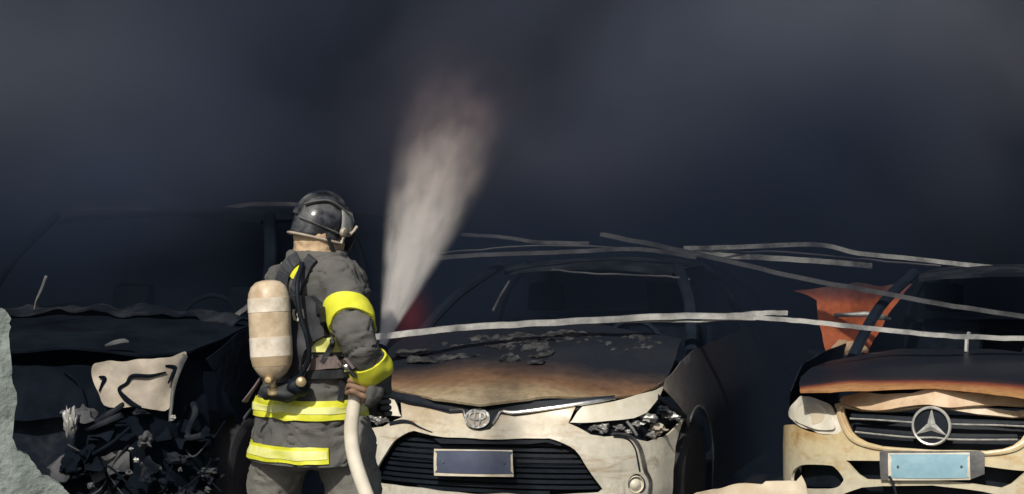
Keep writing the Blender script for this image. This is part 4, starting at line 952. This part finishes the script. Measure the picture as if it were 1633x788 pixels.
def strap(name, pts, w, mat, parent=bap, th=.007, off=.010):
    q = spline([Vector((x, y, 0)) for x, y in pts], 5); P = [on_coat(v.x, v.y, off) for v in q]
    for _ in range(3):
        P = [(P[0])]+[((P[i-1][0]+P[i][0]*2+P[i+1][0])/4, P[i][1]) for i in range(1, len(P)-1)]+[P[-1]]
    V, F = [], []
    for i, (p, n) in enumerate(P):
        t = (P[min(i+1, len(P)-1)][0]-P[max(i-1, 0)][0]).normalized(); s_ = t.cross(n).normalized(); n = s_.cross(t)
        for a, b in ((-w/2, -th), (w/2, -th), (w/2, th*.4), (-w/2, th*.4)): V.append(p+s_*a+n*b)
    for i in range(len(P)-1):
        for j in range(4): F.append((i*4+j, i*4+(j+1) % 4, (i+1)*4+(j+1) % 4, (i+1)*4+j))
    F += [(0, 1, 2, 3), tuple((len(P)-1)*4+j for j in range(4))]
    return parent(mk(name, V, F, mat, None, smooth=False))
strap('shoulder_strap', [(478, 412), (462, 424), (452, 445), (452, 470)], .055, 'webbing')
strap('shoulder_strap', [(500, 412), (492, 424), (478, 450), (470, 480), (468, 520)], .045, 'webbing')
strap('side_strap', [(533, 542), (527, 552), (520, 566), (513, 578)], .018, 'webbing')
strap('waist_belt', [(470, 585), (500, 580), (530, 578), (560, 578)], .042, 'belt')
strap('waist_belt', [(466, 598), (500, 596), (530, 596), (566, 594)], .030, 'webbing')
strap('drop_strap', [(545, 598), (543, 620), (541, 640)], .020, 'webbing')
# padded back plate
bp_pts = [(452, 470), (500, 472), (520, 490), (524, 535), (505, 545), (492, 560), (484, 600), (455, 600)]
def plateS(q):
    return np.array([on_coat(a, -z, .022)[0] for a, z in q])
v2, f2 = tri2d([(a, -b) for a, b in bp_pts], [], 6)
pv = []
for q in v2:
    h, nn_ = on_coat(q[0], -q[1], .0); pv.append((h, nn_))
V = [h-FV*.022+n*.006 for h, n in pv]+[h+FV*.01 for h, n in pv]; k = len(pv); F = [tuple(t) for t in f2]+[tuple(k+i for i in t[::-1]) for t in f2]; cnt = {}
for t in f2:
    for i in range(3): e = (t[i], t[(i+1) % 3]); cnt.setdefault(tuple(sorted(e)), []).append(e)
for l in cnt.values():
    if len(l) == 1: a, b = l[0]; F.append((b, a, a+k, b+k))
bpl = bap(mk('back_plate', V, F, 'webbing'))
# the two pale marks printed on the back plate
def mark(pts, w):
    P = [(on_coat(x, y, .006)[0]-FV*.026, -FV) for x, y in pts]; V, F = [], []
    for i, (p, n) in enumerate(P):
        t = (P[min(i+1, len(P)-1)][0]-P[max(i-1, 0)][0]).normalized(); s_ = t.cross(n).normalized()
        for a, b in ((-w/2, -.002), (w/2, -.002), (w/2, .002), (-w/2, .002)): V.append(p+s_*a+n*b)
    for i in range(len(P)-1):
        for j in range(4): F.append((i*4+j, i*4+(j+1) % 4, (i+1)*4+(j+1) % 4, (i+1)*4+j))
    F += [(0, 1, 2, 3), tuple((len(P)-1)*4+j for j in range(4))]
    o = mk('printed_mark', V, F, 'cylinder_label', None, smooth=False); o.parent = bpl; o.matrix_parent_inverse = Matrix()
mark([(479, 493), (478, 500), (480, 508), (485, 510), (487, 504), (483, 500)], .010); mark([(492, 493), (493, 501), (494, 508)], .009)
lump('buckle', ray_pt(554, 586, 6.47), (.018, .012, .016), 'chrome', None, 3); bap(bpy.data.objects['buckle'])
for p_ in (bpl, cyl):
    for c_ in p_.children: c_.matrix_parent_inverse = Matrix.Translation(-ba.location) @ Matrix.Translation(ba.location)

# ------------------------------------------------------------------ water jet (a lit cloud of droplets)
def jr(t): return float(np.interp(t, [0, .05, .12, .25, .4, .55, .7, .85, 1], [.014, .030, .060, .116, .178, .232, .275, .31, .33]))
prof = [(.004, 0)]+[(jr(t), t*JL) for t in np.linspace(0, 1, 30)]+[(.25, JL+.05), (.12, JL+.09), (.01, JL+.1)]
V, F = lathe_vf(prof, 28); 
m, nt, b = new_mat('water_spray'); nt.nodes.remove(b)
pv_ = N(nt, 'ShaderNodeVolumePrincipled'); pv_.inputs['Color'].default_value = (.98, .95, .91, 1); pv_.inputs['Anisotropy'].default_value = -.1
tc = N(nt, 'ShaderNodeTexCoord'); sx = N(nt, 'ShaderNodeSeparateXYZ'); nt.links.new(tc.outputs['Object'], sx.inputs[0])
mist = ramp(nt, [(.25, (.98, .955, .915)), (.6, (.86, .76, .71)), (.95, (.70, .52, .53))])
def math_(op, a, b=None, c=None):
    n_ = N(nt, 'ShaderNodeMath', operation=op)
    for i, v in enumerate((a, b, c)):
        if v is None: continue
        if isinstance(v, (int, float)): n_.inputs[i].default_value = v
        else: nt.links.new(v, n_.inputs[i])
    return n_.outputs[0]
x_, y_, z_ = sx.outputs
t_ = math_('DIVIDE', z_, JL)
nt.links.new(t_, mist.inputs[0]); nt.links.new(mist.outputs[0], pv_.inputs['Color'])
rad = N(nt, 'ShaderNodeFloatCurve'); cu = rad.mapping.curves[0]
for tt in (.05, .12, .25, .4, .55, .7, .85): cu.points.new(tt, jr(tt)*3)
cu.points[0].location = (0, jr(0)*3); cu.points[-1].location = (1, jr(1)*3); rad.mapping.update()
nt.links.new(t_, rad.inputs['Value']); rr = math_('DIVIDE', rad.outputs[0], 3)
rho = math_('SQRT', math_('ADD', math_('MULTIPLY', x_, x_), math_('MULTIPLY', y_, y_)))
q_ = math_('DIVIDE', rho, rr); fall = math_('POWER', math_('MAXIMUM', math_('SUBTRACT', 1, math_('MULTIPLY', q_, q_)), 0), 1.7)
mp = N(nt, 'ShaderNodeCombineXYZ'); nt.links.new(math_('DIVIDE', x_, rr), mp.inputs[0]); nt.links.new(math_('DIVIDE', y_, rr), mp.inputs[1]); nt.links.new(math_('MULTIPLY', z_, 1.1), mp.inputs[2])
nz = N(nt, 'ShaderNodeTexNoise', Scale=3.0, Detail=5, Roughness=.65); nt.links.new(mp.outputs[0], nz.inputs['Vector'])
nzr = N(nt, 'ShaderNodeMapRange'); nzr.inputs[1].default_value = .36; nzr.inputs[2].default_value = .66; nzr.inputs[3].default_value = .1; nzr.inputs[4].default_value = 1.8; nt.links.new(nz.outputs['Fac'], nzr.inputs[0])
dc = N(nt, 'ShaderNodeFloatCurve'); cu = dc.mapping.curves[0]
for tt, v in ((.06, .50), (.15, .18), (.3, .075), (.45, .031), (.6, .0115), (.75, .0038), (.88, .0011)): cu.points.new(tt, v)
cu.points[0].location = (0, 1); cu.points[-1].location = (1, 0); dc.mapping.update(); nt.links.new(t_, dc.inputs['Value'])
dens = math_('MULTIPLY', math_('MULTIPLY', math_('MULTIPLY', dc.outputs[0], 125), fall), nzr.outputs[0])
nt.links.new(dens, pv_.inputs['Density']); nt.links.new(pv_.outputs[0], nt.nodes['Material Output'].inputs['Volume'])
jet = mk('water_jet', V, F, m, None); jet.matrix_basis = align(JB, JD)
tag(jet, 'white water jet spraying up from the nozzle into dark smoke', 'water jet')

# ------------------------------------------------------------------ small flame inside the sedan, behind the jet
fl, nt, b = new_mat('flame'); nt.nodes.remove(b)
pv_ = N(nt, 'ShaderNodeVolumePrincipled'); pv_.inputs['Density'].default_value = 0; pv_.inputs['Emission Color'].default_value = (1, .10, .09, 1)
tc = N(nt, 'ShaderNodeTexCoord'); ln = N(nt, 'ShaderNodeVectorMath', operation='LENGTH'); nt.links.new(tc.outputs['Object'], ln.inputs[0])
mr = N(nt, 'ShaderNodeMapRange'); mr.inputs[1].default_value = 0; mr.inputs[2].default_value = 1; mr.inputs[3].default_value = 1; mr.inputs[4].default_value = 0; nt.links.new(ln.outputs['Value'], mr.inputs[0])
pw = math_('MULTIPLY', math_('POWER', mr.outputs[0], 2.0), .55); nt.links.new(pw, pv_.inputs['Emission Strength'])
nt.links.new(pv_.outputs[0], nt.nodes['Material Output'].inputs['Volume'])
bm = bmesh.new(); bmesh.ops.create_icosphere(bm, subdivisions=3, radius=1)
for v in bm.verts: v.co *= 1+.15*mnoise.noise(v.co*2)
me = bpy.data.meshes.new('flame'); finish(bm, me); o = link('flame', me, fl, None); o.location = ray_pt(655, 505, 10.3); o.scale = (.17, .14, .30)
tag(o, 'dull red flame glowing in the sedan cabin beside the water jet', 'flame')

# ------------------------------------------------------------------ smoke
sm_, nt, b = new_mat('smoke'); nt.nodes.remove(b)
pv_ = N(nt, 'ShaderNodeVolumePrincipled'); pv_.inputs['Anisotropy'].default_value = 0.0
geo = N(nt, 'ShaderNodeTexCoord'); sx = N(nt, 'ShaderNodeSeparateXYZ'); nt.links.new(geo.outputs['Object'], sx.inputs[0])
nz = N(nt, 'ShaderNodeTexNoise', Scale=.5, Detail=3, Roughness=.52, Distortion=.5); nt.links.new(geo.outputs['Object'], nz.inputs['Vector'])
def mrange(v, a, b_, c, d, smooth=False):
    n_ = N(nt, 'ShaderNodeMapRange')
    if smooth: n_.interpolation_type = 'SMOOTHSTEP'
    for i, k in enumerate((a, b_, c, d)): n_.inputs[i+1].default_value = k
    nt.links.new(v, n_.inputs[0]); return n_.outputs[0]
vanv = math_('MULTIPLY', math_('MULTIPLY', mrange(sx.outputs[0], -1.3, -2.1, 0.0, 1.0, True), mrange(sx.outputs[2], 1.6, 2.3, 1.0, 0.0, True)), mrange(sx.outputs[1], 8.5, 9.3, 0.0, .55, True))
depth = math_('ADD', vanv, math_('ADD', mrange(sx.outputs[1], 10.2, 13.2, 0.0, 1.0, True), math_('MULTIPLY', mrange(sx.outputs[1], 9.3, 10.8, 0.0, .20, True), mrange(sx.outputs[0], -.7, -2.6, 1.0, 4.0, True))))
high = mrange(sx.outputs[2], .9, 2.2, .40, 1.0, True)
dn_ = mrange(nz.outputs['Fac'], .38, .62, .10, 1.9)
dens = math_('MULTIPLY', math_('MULTIPLY', math_('MULTIPLY', depth, high), dn_), 1.5)
nt.links.new(dens, pv_.inputs['Density'])
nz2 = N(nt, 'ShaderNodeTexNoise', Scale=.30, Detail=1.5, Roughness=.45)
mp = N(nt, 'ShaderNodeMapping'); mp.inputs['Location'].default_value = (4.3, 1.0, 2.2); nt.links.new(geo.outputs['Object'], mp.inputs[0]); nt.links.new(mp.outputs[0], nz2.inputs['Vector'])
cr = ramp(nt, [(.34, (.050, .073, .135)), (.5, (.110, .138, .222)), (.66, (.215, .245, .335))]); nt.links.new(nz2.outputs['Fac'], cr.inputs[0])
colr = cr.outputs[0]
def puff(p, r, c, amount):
    """a plume of differently coloured smoke, or a painted firelight tint, mixed into the dark mass"""
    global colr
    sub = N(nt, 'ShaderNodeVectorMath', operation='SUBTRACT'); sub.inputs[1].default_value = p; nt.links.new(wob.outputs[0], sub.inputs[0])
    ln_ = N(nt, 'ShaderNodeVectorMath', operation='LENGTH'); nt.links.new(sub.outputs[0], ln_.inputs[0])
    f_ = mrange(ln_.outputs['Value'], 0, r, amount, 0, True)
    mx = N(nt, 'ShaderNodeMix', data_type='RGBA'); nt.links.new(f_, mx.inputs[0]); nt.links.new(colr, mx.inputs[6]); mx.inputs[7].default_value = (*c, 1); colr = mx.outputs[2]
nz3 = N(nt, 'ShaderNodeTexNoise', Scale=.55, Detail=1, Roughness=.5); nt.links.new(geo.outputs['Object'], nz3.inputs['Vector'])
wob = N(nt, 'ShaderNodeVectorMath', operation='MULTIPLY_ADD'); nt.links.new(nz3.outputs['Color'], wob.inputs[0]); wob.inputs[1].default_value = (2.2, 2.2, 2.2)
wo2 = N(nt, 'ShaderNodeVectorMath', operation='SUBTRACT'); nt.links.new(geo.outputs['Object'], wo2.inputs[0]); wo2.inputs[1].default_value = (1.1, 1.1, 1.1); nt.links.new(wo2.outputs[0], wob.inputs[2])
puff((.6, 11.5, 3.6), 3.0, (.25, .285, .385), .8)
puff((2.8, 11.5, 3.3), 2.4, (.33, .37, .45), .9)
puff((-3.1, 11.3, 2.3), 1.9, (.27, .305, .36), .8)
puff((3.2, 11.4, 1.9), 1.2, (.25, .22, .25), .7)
puff((-.15, 11.2, 1.8), 1.4, (.29, .225, .27), .8)  # reddish tint: firelight on the smoke, painted into its colour
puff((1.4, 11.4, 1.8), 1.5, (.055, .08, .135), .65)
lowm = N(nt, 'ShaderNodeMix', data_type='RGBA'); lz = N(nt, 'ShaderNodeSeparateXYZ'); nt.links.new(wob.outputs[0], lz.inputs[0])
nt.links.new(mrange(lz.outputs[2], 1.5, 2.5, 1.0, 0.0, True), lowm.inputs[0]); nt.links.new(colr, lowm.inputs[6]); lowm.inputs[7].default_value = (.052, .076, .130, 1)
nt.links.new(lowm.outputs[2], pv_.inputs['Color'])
nt.links.new(pv_.outputs[0], nt.nodes['Material Output'].inputs['Volume'])
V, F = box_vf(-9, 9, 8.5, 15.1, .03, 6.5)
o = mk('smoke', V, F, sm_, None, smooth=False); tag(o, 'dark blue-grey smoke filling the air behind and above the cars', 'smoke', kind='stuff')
